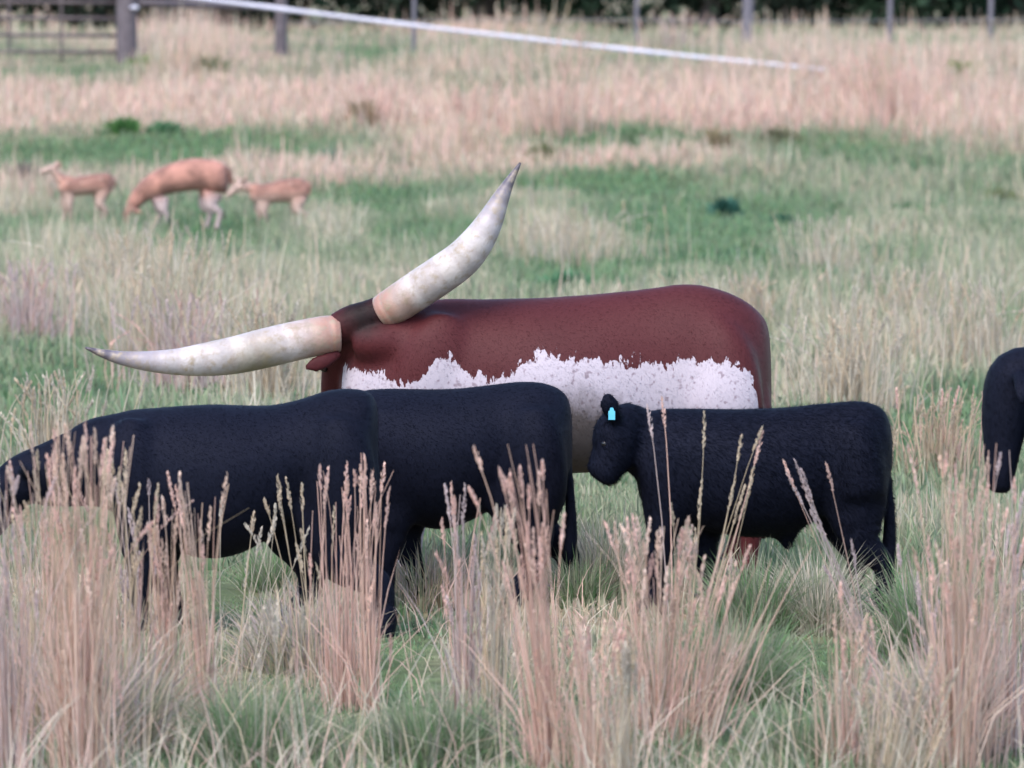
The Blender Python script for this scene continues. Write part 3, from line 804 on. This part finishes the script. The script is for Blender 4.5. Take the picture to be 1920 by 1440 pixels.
# rail between the two wooden posts
def bar(name, a, b, r, mat, parent=None, k=10):
    a, b = Vector(a), Vector(b); s = (0, 1, 0) if abs((b - a).normalized().y) < .9 else (1, 0, 0)
    n = 5
    return tube_obj(name, [(*(a.lerp(b, i / n)), r, r) for i in range(n + 1)], mat, parent, side=s, k=k, m=1)
a, b = pt(258, 5, DFN), pt(518, 14, DFN + 1.5)
o = bar('fence_rail', (0, 0, 0), b - a, .055, M_WOOD); o.location = a
tag(o, 'dark horizontal rail between the gate post and next post', 'fence rail')

# gate
g0 = pt(222, 125, DFN); gr = empty('metal_gate', (g0.x, DFN, float(gz(DFN))), 'metal tube gate with horizontal bars at the top left', 'gate')
def gp(px, py): return pt(px, py, DFN) - gr.location
GL = 222 - 3.7 / (DFN / F)   # a 3.7 m gate, most of it beyond the left edge of the picture
for y in (-25, 4, 34, 66, 97, 121):
    bar('gate_bar', gp(GL, y - 2), gp(221, y + (1 if y > 0 else 0)), .028, M_STEEL, gr)
for x, r in ((221, .026), (115, .02), (17, .022), (-110, .02), (GL, .026)):
    bar('gate_upright', gp(x, 121), gp(x, -25), r, M_STEEL, gr)

# plain wires along the thin posts
for h, lb in ((.55, 'lower fence wire strung along the thin grey posts'), (1.0, 'upper fence wire strung along the thin grey posts')):
    pts = []
    for px, dd in ((527, 86.1), (776, 87.46), (1193, 88.46), (1402, 86.91), (1668, 87.95), (1857, 88.35), (2200, 88.5)):
        pts.append((gx(px, dd), dd - .0, float(gz(dd)) + h, .006, .006))
    o0 = Vector(pts[0][:3]); pts = [(p[0] - o0.x, p[1] - o0.y, p[2] - o0.z, p[3], p[4]) for p in pts]
    o = tube_obj('fence_wire', pts, M_WIRE, None, side=(0, 0, 1), k=6, m=3); o.location = o0
    tag(o, lb, 'wire', 'fence wires')

# white tape from the gate post down into the grass
def tape():
    d0, d1 = DFN - .2, 80.5
    a, b = pt(250, -20, d0), pt(1555, 132, d1)
    V, n = [], 60
    for i in range(n + 1):
        t = i / n; q = a.lerp(b, t) - a
        q.z -= .05 * math.sin(math.pi * t)
        wv = .03 + .003 * math.sin(t * 37) ; th = .006
        tw = .15 * math.sin(t * 9)
        for sy, sz in ((-th, -wv), (th, -wv), (th, wv), (-th, wv)):
            V.append((q.x, q.y + sy + sz * tw, q.z + sz))
    Fc = [(i * 4 + j, i * 4 + (j + 1) % 4, i * 4 + 4 + (j + 1) % 4, i * 4 + 4 + j) for i in range(n) for j in range(4)]
    Fc += [(3, 2, 1, 0), (n * 4, n * 4 + 1, n * 4 + 2, n * 4 + 3)]
    o = mesh_obj('white_fence_tape', quick_mesh('white_fence_tape', V, Fc), M_WHITE, None, a)
    tag(o, 'white fence tape sloping from the gate post down into the dry grass', 'fence tape')
tape()
q = pt(252, 14, DFN - .17); ins = tube_obj('insulator', [(-.06, 0, 0, .018, .018), (-.01, 0, 0, .03, .03), (.03, 0, .0, .03, .03), (.06, 0, 0, .02, .02)], M_WHITE, None, k=10, m=2)
ins.location = q; tag(ins, 'small white insulator fixed to the thick gate post', 'insulator')

# ------------------------------------------------------------------ trees along the far edge
M_BARK = simple_mat('bark', (.05, .042, .04), (.12, .10, .09), 8, .95, .6, .02, (3, 3, .6))
def tree(px, d, h, rx, name, label, leaf_c, nleaf=11000, low=.0):
    g = float(gz(d)); root = empty(name, (gx(px, d), d, g), label, 'tree', 'dark trees behind the meadow')
    V, Fc = [], []
    tube(V, Fc, [(0, 0, -.2, .24, .24), (.05, 0, h * .2, .18, .18), (.0, .05, h * .5, .12, .12), (.1, 0, h * .85, .04, .04)], k=10)
    tips = []
    for i in range(9):
        z0 = h * random.uniform(.12, .6); az = i * 2.4 + random.random(); L = rx * random.uniform(.6, .95)
        e = (math.cos(az) * L, math.sin(az) * L, z0 + h * random.uniform(.08, .25)); tips.append(e)
        tube(V, Fc, [(0, 0, z0, .07, .07), (e[0] * .5, e[1] * .5, (z0 + e[2]) / 2 + .05, .045, .045), (*e, .015, .015)], side=(0.1, 0.2, 1), k=6, m=2)
    mesh_obj('trunk', quick_mesh('trunk', V, Fc, None, True), M_BARK, root)
    # clumped leaves
    nc = 60; u = rng.normal(size=(nc, 3)); u /= np.linalg.norm(u, axis=1)[:, None]
    cc = u * (rng.random(nc)[:, None] ** .4) * np.array([rx, rx, h * .5 * (1 - low)]) + np.array([0, 0, h * (.5 + low * .5)])
    k = rng.integers(0, nc, nleaf)
    pos = cc[k] + rng.normal(0, .33, (nleaf, 3)) * np.array([1, 1, .8])
    pos[:, 2] = np.clip(pos[:, 2], .05, None)
    a = rng.normal(size=(nleaf, 3)); a /= np.linalg.norm(a, axis=1)[:, None]
    b = np.cross(a, rng.normal(size=(nleaf, 3))); b /= np.linalg.norm(b, axis=1)[:, None]
    sz = rng.uniform(.07, .14, nleaf)[:, None]
    P = np.stack([pos - a * sz, pos + b * sz * .5, pos + a * sz, pos - b * sz * .5], 1).reshape(-1, 3)
    cols = np.repeat(np.array(leaf_c) * rng.uniform(.6, 1.3, nleaf)[:, None] * (.7 + .6 * rng.random(nc)[k])[:, None], 4, 0)
    mesh_obj('crown', quick_mesh('crown', P, np.arange(nleaf * 4).reshape(-1, 4), cols), M_PLANT, root)
tl = ['dark tree behind the metal gate at the top left', 'dark bushy tree above the gate post', 'dark bushy tree above the dark wooden post', 'dark tree above the upper end of the white tape',
      'dark tree at the top edge left of centre', 'dark tree at the top centre', 'dark tree above the thin grey centre post', 'dark tree above the broad pale grey post', 'dark tree above the low end of the white tape',
      'dark tree at the top edge near the right', 'dark tree at the top right corner']
tx = [-40, 130, 330, 520, 740, 930, 1120, 1330, 1540, 1740, 1930]
for i, x in enumerate(tx):
    tree(x + random.uniform(-30, 30), 104.5 + random.uniform(-1.5, 3), random.uniform(4.0, 6.0), random.uniform(1.6, 2.1), 'hedgerow_tree', tl[i],
         [(.022, .045, .024), (.03, .05, .03), (.026, .04, .028)][i % 3])

# ------------------------------------------------------------------ dark weeds in the meadow
def weed(px, base_py, d, r, h, colr, label, n=130):
    g = float(gz(d)); root = empty('leafy_weed', (gx(px, d), d, g), label, 'plant', 'dark leafy weeds in the meadow')
    az = rng.uniform(0, 2 * math.pi, n); rr = r * np.abs(rng.normal(0, .55, n))
    x = np.cos(az) * rr; y = np.sin(az) * rr
    hh = h * rng.uniform(.4, 1.05, n) * np.exp(-.5 * (rr / r) ** 2)
    c = np.array(colr) * 2.2 * rng.uniform(.6, 1.4, n)[:, None]
    V, Fc, C = blades(x, y, np.zeros(n), hh, .05 * rng.uniform(.5, 1.3, n), np.abs(rng.normal(.5, .3, n)), az, c, c * 1.1)
    mesh_obj('leaves', quick_mesh('leaves', V, Fc, C), M_PLANT, root)
    bar('stem', (0, 0, -.03), (.02, 0, h * .6), .012, M_PLANT, root, 6)
WEEDS = [(232, 252, .22, .26, (.03, .07, .02), 'round dark green weed on the left, highest of the two above the deer'),
         (308, 250, .24, .20, (.035, .075, .035), 'low dark green weed just right of the round weed'),
         (48, 350, .28, .34, (.09, .075, .06), 'brownish weed clump left of the fawn with its head up'),
         (1362, 408, .18, .26, (.018, .05, .035), 'darkest green weed in the meadow right of the horn tip'),
         (1468, 424, .12, .14, (.02, .05, .03), 'small dark weed right of the darkest weed'),
         (1570, 405, .22, .18, (.05, .08, .04), 'olive weed left of the long row of weeds on the right'),
         (1690, 408, .25, .2, (.05, .08, .04), 'olive weed clump in the right part of the meadow'),
         (1880, 385, .22, .24, (.08, .09, .045), 'yellowish olive weed near the right edge'),
         (1345, 285, .2, .34, (.10, .08, .045), 'brown upright weed below the white tape end'),
         (1022, 300, .2, .24, (.08, .085, .04), 'brown green weed right of the horn tip'),
         (270, 137, .22, .28, (.06, .09, .025), 'bright olive weed at the foot of the gate post'),
         (1800, 150, .35, .32, (.07, .085, .025), 'olive green bush on the bank at the upper right'),
         (400, 150, .22, .42, (.09, .095, .05), 'tall brown green weed between the wooden posts'),
         (680, 240, .22, .42, (.13, .10, .06), 'brown dead weed standing on the pinkish bank'),
         (1190, 268, .25, .22, (.05, .085, .04), 'dark green weed on the green strip right of centre'),
         (620, 310, .22, .24, (.04, .085, .05), 'dark green weed right of the fawns, above the meadow tan strip'),
         (1465, 270, .22, .26, (.09, .085, .05), 'olive brown weed at the right end of the green strip'),
         (1270, 545, .2, .2, (.035, .08, .04), 'dark green weed just above the longhorn back'),
         (1060, 545, .25, .2, (.035, .08, .04), 'dark green weed above the longhorn withers')]
def dist_any(py):
    best = min(np.arange(20, 115, .1), key=lambda y: abs(row_of(0.0, y, float(gz(y)))[1] - py))
    return float(best)
for px, py, r, h, c, lb in WEEDS:
    weed(px, py, dist_any(py), r, h, c, lb)

# ------------------------------------------------------------------ tall dry grass tufts
PAL = {'pink': (PINK, PINK * .55 + PALE * .5, PINK * .5 + STRAW * .5), 'tan': (STRAW, PINK, STRAW * .9), 'mauve': (MAUVE, PINK * .9, MAUVE * .9), 'orange': (ORANGE, PINK, PINK), 'pale': (PALE, STRAW, PALE * .85),
       'purple': (MAUVE * .7, MAUVE * .9, PINK * .7)}
def tuft(px, base_py, tpx, tpy, n, r, fan, pal, label, group, head=1.0, wid=.0032, blades_n=None, droop=.035, d=None):
    d = d or dist_of(base_py); g = float(gz(d))
    base = Vector((gx(px, d), d, g)); top = pt(tpx, tpy, d)
    Hh = top.z - g; lx = (top.x - base.x) / Hh
    root = empty('tall_grass_tuft', base, label, 'grass tuft', group)
    P = np.array(PAL[pal])
    if n > 40 and group == FG: n = int(n * .75)
    # stalks: slim three-sided stems
    az = rng.uniform(0, 2 * math.pi, n); rr = 1.35 * r * np.abs(rng.normal(0, .8, n))
    bx, by = np.cos(az) * rr, np.sin(az) * rr
    hh = Hh * np.clip(1.02 - np.abs(rng.normal(.1, .33, n)), .25, 1.0); hh[rng.integers(0, n)] = Hh
    dxx = lx + np.cos(az) * fan * rng.random(n) + rng.normal(0, fan * .6 + .015, n); dyy = np.sin(az) * fan * rng.random(n)
    bend = rng.normal(0, droop, n) * np.where(rng.random(n) < .18, 4.0, 1.0); bdir = rng.uniform(-1, 1, n)
    c = np.clip(P[rng.integers(0, 3, n)] * rng.uniform(.9, 1.25, n)[:, None], 0, .8)
    ts = np.array([0, .3, .6, .85, 1.0]); V = np.zeros((n, 15, 3)); C = np.zeros((n, 15, 3))
    w = wid * rng.uniform(.7, 1.3, n)
    for i, t in enumerate(ts):
        cx = bx + dxx * hh * t + bend * hh * t ** 3 ; cy = by + dyy * hh * t; cz = hh * (t - .25 * np.abs(bend) * t ** 3)
        for j in range(3):
            q = 2.094 * j + bdir; k = w * (1 - .55 * t)
            V[:, i * 3 + j] = np.stack([cx + np.cos(q) * k, cy + np.sin(q) * k, cz], -1); C[:, i * 3 + j] = c
    tri = []
    for i in range(4):
        for j in range(3):
            a, b = i * 3 + j, i * 3 + (j + 1) % 3; tri += [(a, b, b + 3), (a, b + 3, a + 3)]
    tri = np.array(tri)
    keep_h = rng.random(n) < .5 if n > 16 else np.ones(n, bool)
    few = n <= 16          # single stalks one can pick apart are parts of their own
    Vh = None
    if head > 0:
        # seed heads: many small husks packed round the last stretch of each stalk
        per = 26; N = n * per; si = np.repeat(np.arange(n), per); u = np.tile(np.linspace(0, 1, per), n)
        hn = hh[si]; Lh = np.clip(rng.normal(.11, .025, n), .06, .17)[si] * head / hn; t = 1 - (1 - u) * Lh
        cx = bx[si] + dxx[si] * hn * t + bend[si] * hn * t ** 3; cy = by[si] + dyy[si] * hn * t; cz = hn * (t - .25 * np.abs(bend[si]) * t ** 3)
        qa = rng.uniform(0, 6.283, N); out = .0075 * head * np.sin(np.pi * np.clip(u * .85 + .12, 0, 1)) * rng.uniform(.5, 1.2, N)
        o = np.stack([cx + np.cos(qa) * out, cy + np.sin(qa) * out, cz], -1)
        dirv = np.stack([np.cos(qa) * .35 + dxx[si], np.sin(qa) * .35, np.ones(N)], -1); dirv /= np.linalg.norm(dirv, axis=1)[:, None]
        sv = np.stack([-np.sin(qa), np.cos(qa), np.zeros(N)], -1)
        ln = rng.uniform(.012, .020, N)[:, None] * head; ws = ln * .34
        Vh = np.stack([o - dirv * ln * .5, o + sv * ws, o + dirv * ln * .7, o - sv * ws], 1)
        if n > 16: Vh = Vh[keep_h[si]]
        ch = np.repeat(np.clip(c[si] * rng.uniform(.7, 1.15, N)[:, None] + np.array([.01, .0, .01]), 0, 1), 4, 0).reshape(N, 4, 3)
        if n > 16: ch = ch[keep_h[si]]; N = len(Vh)
    if few:
        for i in range(n):
            st = mesh_obj('stalk', quick_mesh('stalk', V[i], tri, C[i]), M_PLANT, root)
            if Vh is not None:
                sl = slice(i * per, (i + 1) * per)
                tag(mesh_obj('seed_head', quick_mesh('seed_head', Vh[sl].reshape(-1, 3), np.arange(per * 4).reshape(-1, 4), ch[sl].reshape(-1, 3)), M_PLANT, st), kind='stuff')
    else:
        Fc = (np.arange(n) * 15)[:, None, None] + tri[None]
        tag(mesh_obj('stalks', quick_mesh('stalks', V.reshape(-1, 3), Fc.reshape(-1, 3), C.reshape(-1, 3)), M_PLANT, root), kind='stuff')
        if Vh is not None:
            tag(mesh_obj('seed_heads', quick_mesh('seed_heads', Vh.reshape(-1, 3), np.arange(N * 4).reshape(-1, 4), ch.reshape(-1, 3)), M_PLANT, root), kind='stuff')
    # dry leaves round the stalks
    nb = blades_n if blades_n is not None else (n * 2 if n > 16 else 0)
    if nb:
        az = rng.uniform(0, 2 * math.pi, nb); rr = (r * 1.2) * np.abs(rng.normal(0, .8, nb))
        h2 = Hh * rng.uniform(.15, .7, nb)
        cb = P[rng.integers(0, 3, nb)] * rng.uniform(.7, 1.15, nb)[:, None]
        V, Fc, C = blades(np.cos(az) * rr + lx * .1, np.sin(az) * rr, np.zeros(nb) - .01, h2, wid * 1.8 * rng.uniform(.6, 1.3, nb), np.abs(rng.normal(.05, .10, nb)) + (rng.random(nb) < .35) * rng.uniform(.1, .8, nb), az + 0.0, cb, cb * .95)
        V = V.copy(); V[:, 0] += lx * np.clip(V[:, 2], 0, None) * .9
        tag(mesh_obj('dry_leaves', quick_mesh('dry_leaves', V, Fc, C), M_PLANT, root), kind='stuff')
    return root

FG = 'tall dry grass tufts in the foreground'
TUFTS = [
    (150, 1480, 148, 790, 120, .06, .035, 'pink', 'tall pink straw column at the left over the black cow neck'),
    (205, 1400, 195, 825, 60, .08, .05, 'tan', 'tan straw tuft over the shoulder of the large black cow'),
    (88, 1400, 92, 840, 90, .10, .06, 'tan', 'tan straw tuft in front of the grazing cow head'),
    (8, 1480, 4, 880, 60, .06, .04, 'mauve', 'mauve straw tuft cut by the left edge of the picture'),
    (255, 1330, 243, 900, 14, .05, .06, 'purple', 'dark straw stalks before the front leg of the large cow'),
    (310, 1400, 312, 930, 34, .022, .018, 'pink', 'narrow pink stalk bundle left of the pair under the large cow'),
    (385, 1400, 356, 880, 44, .028, .022, 'pink', 'narrow pink stalk bundle right of the pair under the large cow'),
    (430, 1280, 470, 940, 9, .06, .14, 'pale', 'thin pale stems below the belly of the large black cow'),
    (640, 1330, 640, 868, 38, .06, .06, 'orange', 'orange straw tuft at the hind legs of the large black cow'),
    (590, 1290, 556, 895, 9, .05, .05, 'tan', 'thin tan stems left of the orange straw tuft'),
    (692, 1340, 684, 850, 22, .025, .03, 'orange', 'orange straw tuft where the two black cows overlap'),
    (872, 1370, 868, 905, 48, .035, .025, 'mauve', 'mauve straw tuft before the belly of the middle cow'),
    (925, 1380, 935, 945, 50, .035, .03, 'pale', 'pale straw tuft right of the mauve tuft before the middle cow'),
    (1032, 1480, 976, 825, 62, .032, .025, 'orange', 'tall orange straw column leaning left before the middle cow rump'),
    (1115, 1490, 1110, 1130, 80, .09, .09, 'pink', 'short broad pink tuft at the bottom centre'),
    (1235, 1420, 1225, 965, 80, .08, .08, 'pink', 'broad pink tuft under the calf head and chest'),
    (1290, 1420, 1390, 1000, 60, .08, .16, 'pink', 'pink tuft fanning right under the calf belly'),
    (1262, 1300, 1243, 738, 2, .01, .01, 'mauve', 'pair of tall stalks crossing the calf neck'),
    (1285, 1300, 1337, 768, 4, .02, .012, 'tan', 'tall stalks leaning right across the calf shoulder'),
    (1290, 1310, 1440, 795, 8, .02, .035, 'tan', 'stalks leaning strongly right across the calf flank'),
    (1665, 1290, 1478, 860, 8, .03, .02, 'mauve', 'stalks leaning strongly left across the calf flank'),
    (1640, 1280, 1560, 868, 3, .02, .015, 'purple', 'short dark stalks leaning left before the calf hind leg'),
    (1800, 1470, 1795, 825, 90, .045, .035, 'pink', 'tall pink straw column left of the cow head at the right edge'),
    (1838, 1450, 1862, 940, 60, .04, .035, 'pink', 'pink straw tuft just right of the tall right column'),
    (1900, 1420, 1908, 840, 40, .06, .06, 'mauve', 'mauve straw tuft before the cow head at the right edge'),
    (1660, 1500, 1725, 1215, 70, .07, .22, 'pale', 'drooping pale tuft at the bottom right'),
    (1590, 1480, 1580, 1090, 44, .05, .06, 'pink', 'short pink tuft at the bottom left of the drooping pale tuft'),
    (1172, 1530, 1168, 1190, 44, .03, .03, 'pale', 'pale bundle in front at the bottom centre'),
    (1765, 1330, 1745, 1000, 24, .07, .10, 'mauve', 'mauve tuft behind the calf hind legs'),
    (500, 1420, 520, 1130, 14, .10, .20, 'pale', 'sparse pale tuft at the bottom left of centre'),
]
for a in TUFTS:
    tuft(*a[:8], a[8], FG)

# rounded mounds of soft pale grass round the animals' legs
def mound(px, base_py, top_py, r, pal, n, label):
    d = dist_of(base_py); root = empty('grass_mound', (gx(px, d), d, 0), label, 'grass mound', 'soft grass mounds among the cattle')
    Hh = pt(px, top_py, d).z
    az = rng.uniform(0, 2 * math.pi, n); rr = r * np.sqrt(rng.random(n))
    h = Hh * rng.uniform(.6, 1.15, n) * np.sqrt(np.clip(1.05 - (rr / r) ** 2, .1, 1))
    P = np.array({'sage': (SAGE, SAGE * .75, GREEN), 'pale': (PALE, PALE * .8, SAGE), 'tan': (STRAW, MAUVE * .8, SAGE)}[pal])
    c = P[rng.integers(0, 3, n)] * rng.uniform(.75, 1.15, n)[:, None]
    V, Fc, C = blades(np.cos(az) * rr, np.sin(az) * rr, np.zeros(n) - .02, h, .005 * rng.uniform(.6, 1.4, n), np.abs(rng.normal(.45, .35, n)), az + rng.normal(0, .7, n), c, c * .85 + PALE * .15)
    tag(mesh_obj('blades', quick_mesh('blades', V, Fc, C), M_PLANT, root), kind='stuff')
for a in ((1420, 1190, 1015, .2, 'sage', 1200, 'sage green mound under the belly of the calf'), (1540, 1190, 1005, .14, 'pale', 800, 'pale mound before the hind legs of the calf'),
          (1140, 1120, 945, .2, 'pale', 1000, 'pale mound between the middle cow and the calf'), (800, 1130, 1000, .2, 'tan', 800, 'tan mound under the front of the middle cow'),
          (560, 1260, 1080, .24, 'tan', 1200, 'tan tangled mound under the flank of the large cow'), (500, 1110, 1010, .14, 'sage', 500, 'sage mound under the belly of the large cow'),
          (1090, 1140, 1015, .12, 'sage', 450, 'sage mound at the hind legs of the middle cow'), (1380, 1330, 1110, .22, 'sage', 1200, 'sage mound in front of the calf'),
          (480, 1440, 1250, .26, 'sage', 1300, 'sage mound at the bottom left of centre'), (820, 1440, 1260, .24, 'sage', 1200, 'sage mound at the bottom left of the leaning orange column'),
          (230, 1420, 1150, .2, 'tan', 1000, 'tan mound beside the tall left straw column'), (1740, 1430, 1180, .2, 'tan', 1000, 'tan mound beside the tall right straw column'),
          (1520, 1460, 1280, .24, 'sage', 1200, 'sage mound at the bottom right of centre'), (50, 1350, 1100, .2, 'tan', 900, 'tan mound at the left edge below the cow head'),
          (1745, 1230, 1010, .18, 'sage', 800, 'sage mound behind the calf rump')):
    mound(*a)

# thin bent stems lying through the foreground grass
def stems(n=9000):
    y = rng.uniform(18.2, 27, n); x = rng.uniform(-1, 1, n) * (y * .0875 + 1.2)
    d, hg = dryness(x, y); k = rng.random(n) < (.55 + .5 * d) * np.where(y > 22, .45, 1); x, y = x[k], y[k]; m = len(x)
    v = rng.random(m)[:, None]; c = np.where(v < .5, PALE, np.where(v < .8, PINK, STRAW)) * rng.uniform(.8, 1.15, m)[:, None]
    V, Fc, C = blades(x, y, gz(y), rng.uniform(.2, .55, m) * np.where(y > 22, .6, 1), .0045 * rng.uniform(.7, 1.3, m), np.abs(rng.normal(.5, .45, m)), rng.uniform(0, 6.283, m), c, c)
    tag(mesh_obj('bent_stems', quick_mesh('bent_stems', V, Fc, C), M_PLANT), 'thin bent straw stems scattered through the foreground grass', 'grass', None, 'stuff')
stems()
BG = 'pale grass tufts in the meadow behind the longhorn'
for px, by, tx_, ty, n, r, pal, lb in [(500, 770, 500, 560, 60, .22, 'pale', 'pale dry tuft just above the left horn'), (300, 690, 305, 430, 60, .3, 'pale', 'tall pale dry tuft between the deer and the left horn'),
        (350, 730, 352, 540, 50, .25, 'mauve', 'mauve dry tuft touching the top of the left horn'), (100, 880, 110, 690, 40, .15, 'pale', 'pale tuft left of the large cow, below the horn tip'),
        (1600, 790, 1605, 570, 60, .2, 'pale', 'pale tuft standing right of the longhorn rump'), (1700, 640, 1705, 500, 50, .3, 'pale', 'pale tuft in the meadow right of the longhorn, farther off'),
        (1400, 620, 1405, 505, 40, .22, 'pale', 'pale tuft just above the longhorn rump'), (240, 560, 240, 400, 50, .35, 'pale', 'pale tuft just below the grazing doe'),
        (1850, 700, 1850, 520, 50, .3, 'pale', 'pale tuft above the cow head at the right edge'), (1060, 500, 1060, 380, 50, .5, 'pale', 'pale tuft right of the raised horn'),
        (40, 640, 40, 480, 50, .3, 'mauve', 'mauve tuft at the left edge above the horn tip'), (1550, 520, 1550, 400, 40, .4, 'pale', 'pale tuft below the row of weeds on the right'),
        (1770, 900, 1770, 720, 40, .16, 'tan', 'tan tuft between the calf and the right edge')]:
    tuft(px, by, tx_, ty, n * 2, r, .16, pal, lb, BG, head=1.2, wid=.006, droop=.10)
BK = 'dry tufts on the far bank'
for px, by, ty, n, pal, lb in [(350, 150, 60, 70, 'tan', 'tan tuft between the two wooden posts'), (880, 235, 140, 60, 'pink', 'pink tuft on the bank straight above the raised horn'), (1040, 255, 40, 60, 'pink', 'tall pink tuft crossing the white tape near the centre'),
        (690, 240, 150, 60, 'orange', 'orange tuft on the bank left of centre'), (1585, 195, 95, 60, 'pink', 'pink tuft hiding the low end of the white tape'), (1640, 210, 60, 60, 'tan', 'tall tan tuft just right of the tape end'),
        (1680, 240, 100, 70, 'orange', 'orange tuft on the pink bank at the right'), (1350, 260, 180, 50, 'orange', 'orange tuft below the low half of the tape'), (1010, 110, 15, 50, 'pale', 'pale tuft at the top centre behind the tape'),
        (1260, 110, 20, 50, 'mauve', 'mauve tuft between the centre post and broad grey post'), (1540, 100, 20, 50, 'pale', 'pale tuft right of the broad grey post'), (1850, 120, 30, 50, 'pale', 'pale tuft at the top right post'),
        (860, 300, 225, 50, 'tan', 'tan tuft in the green strip above the raised horn')]:
    tuft(px, by, px + 4, ty, int(n * .6), .3, .2, pal, lb, BK, head=1.6, wid=.010, droop=.12, d=dist_any(by))
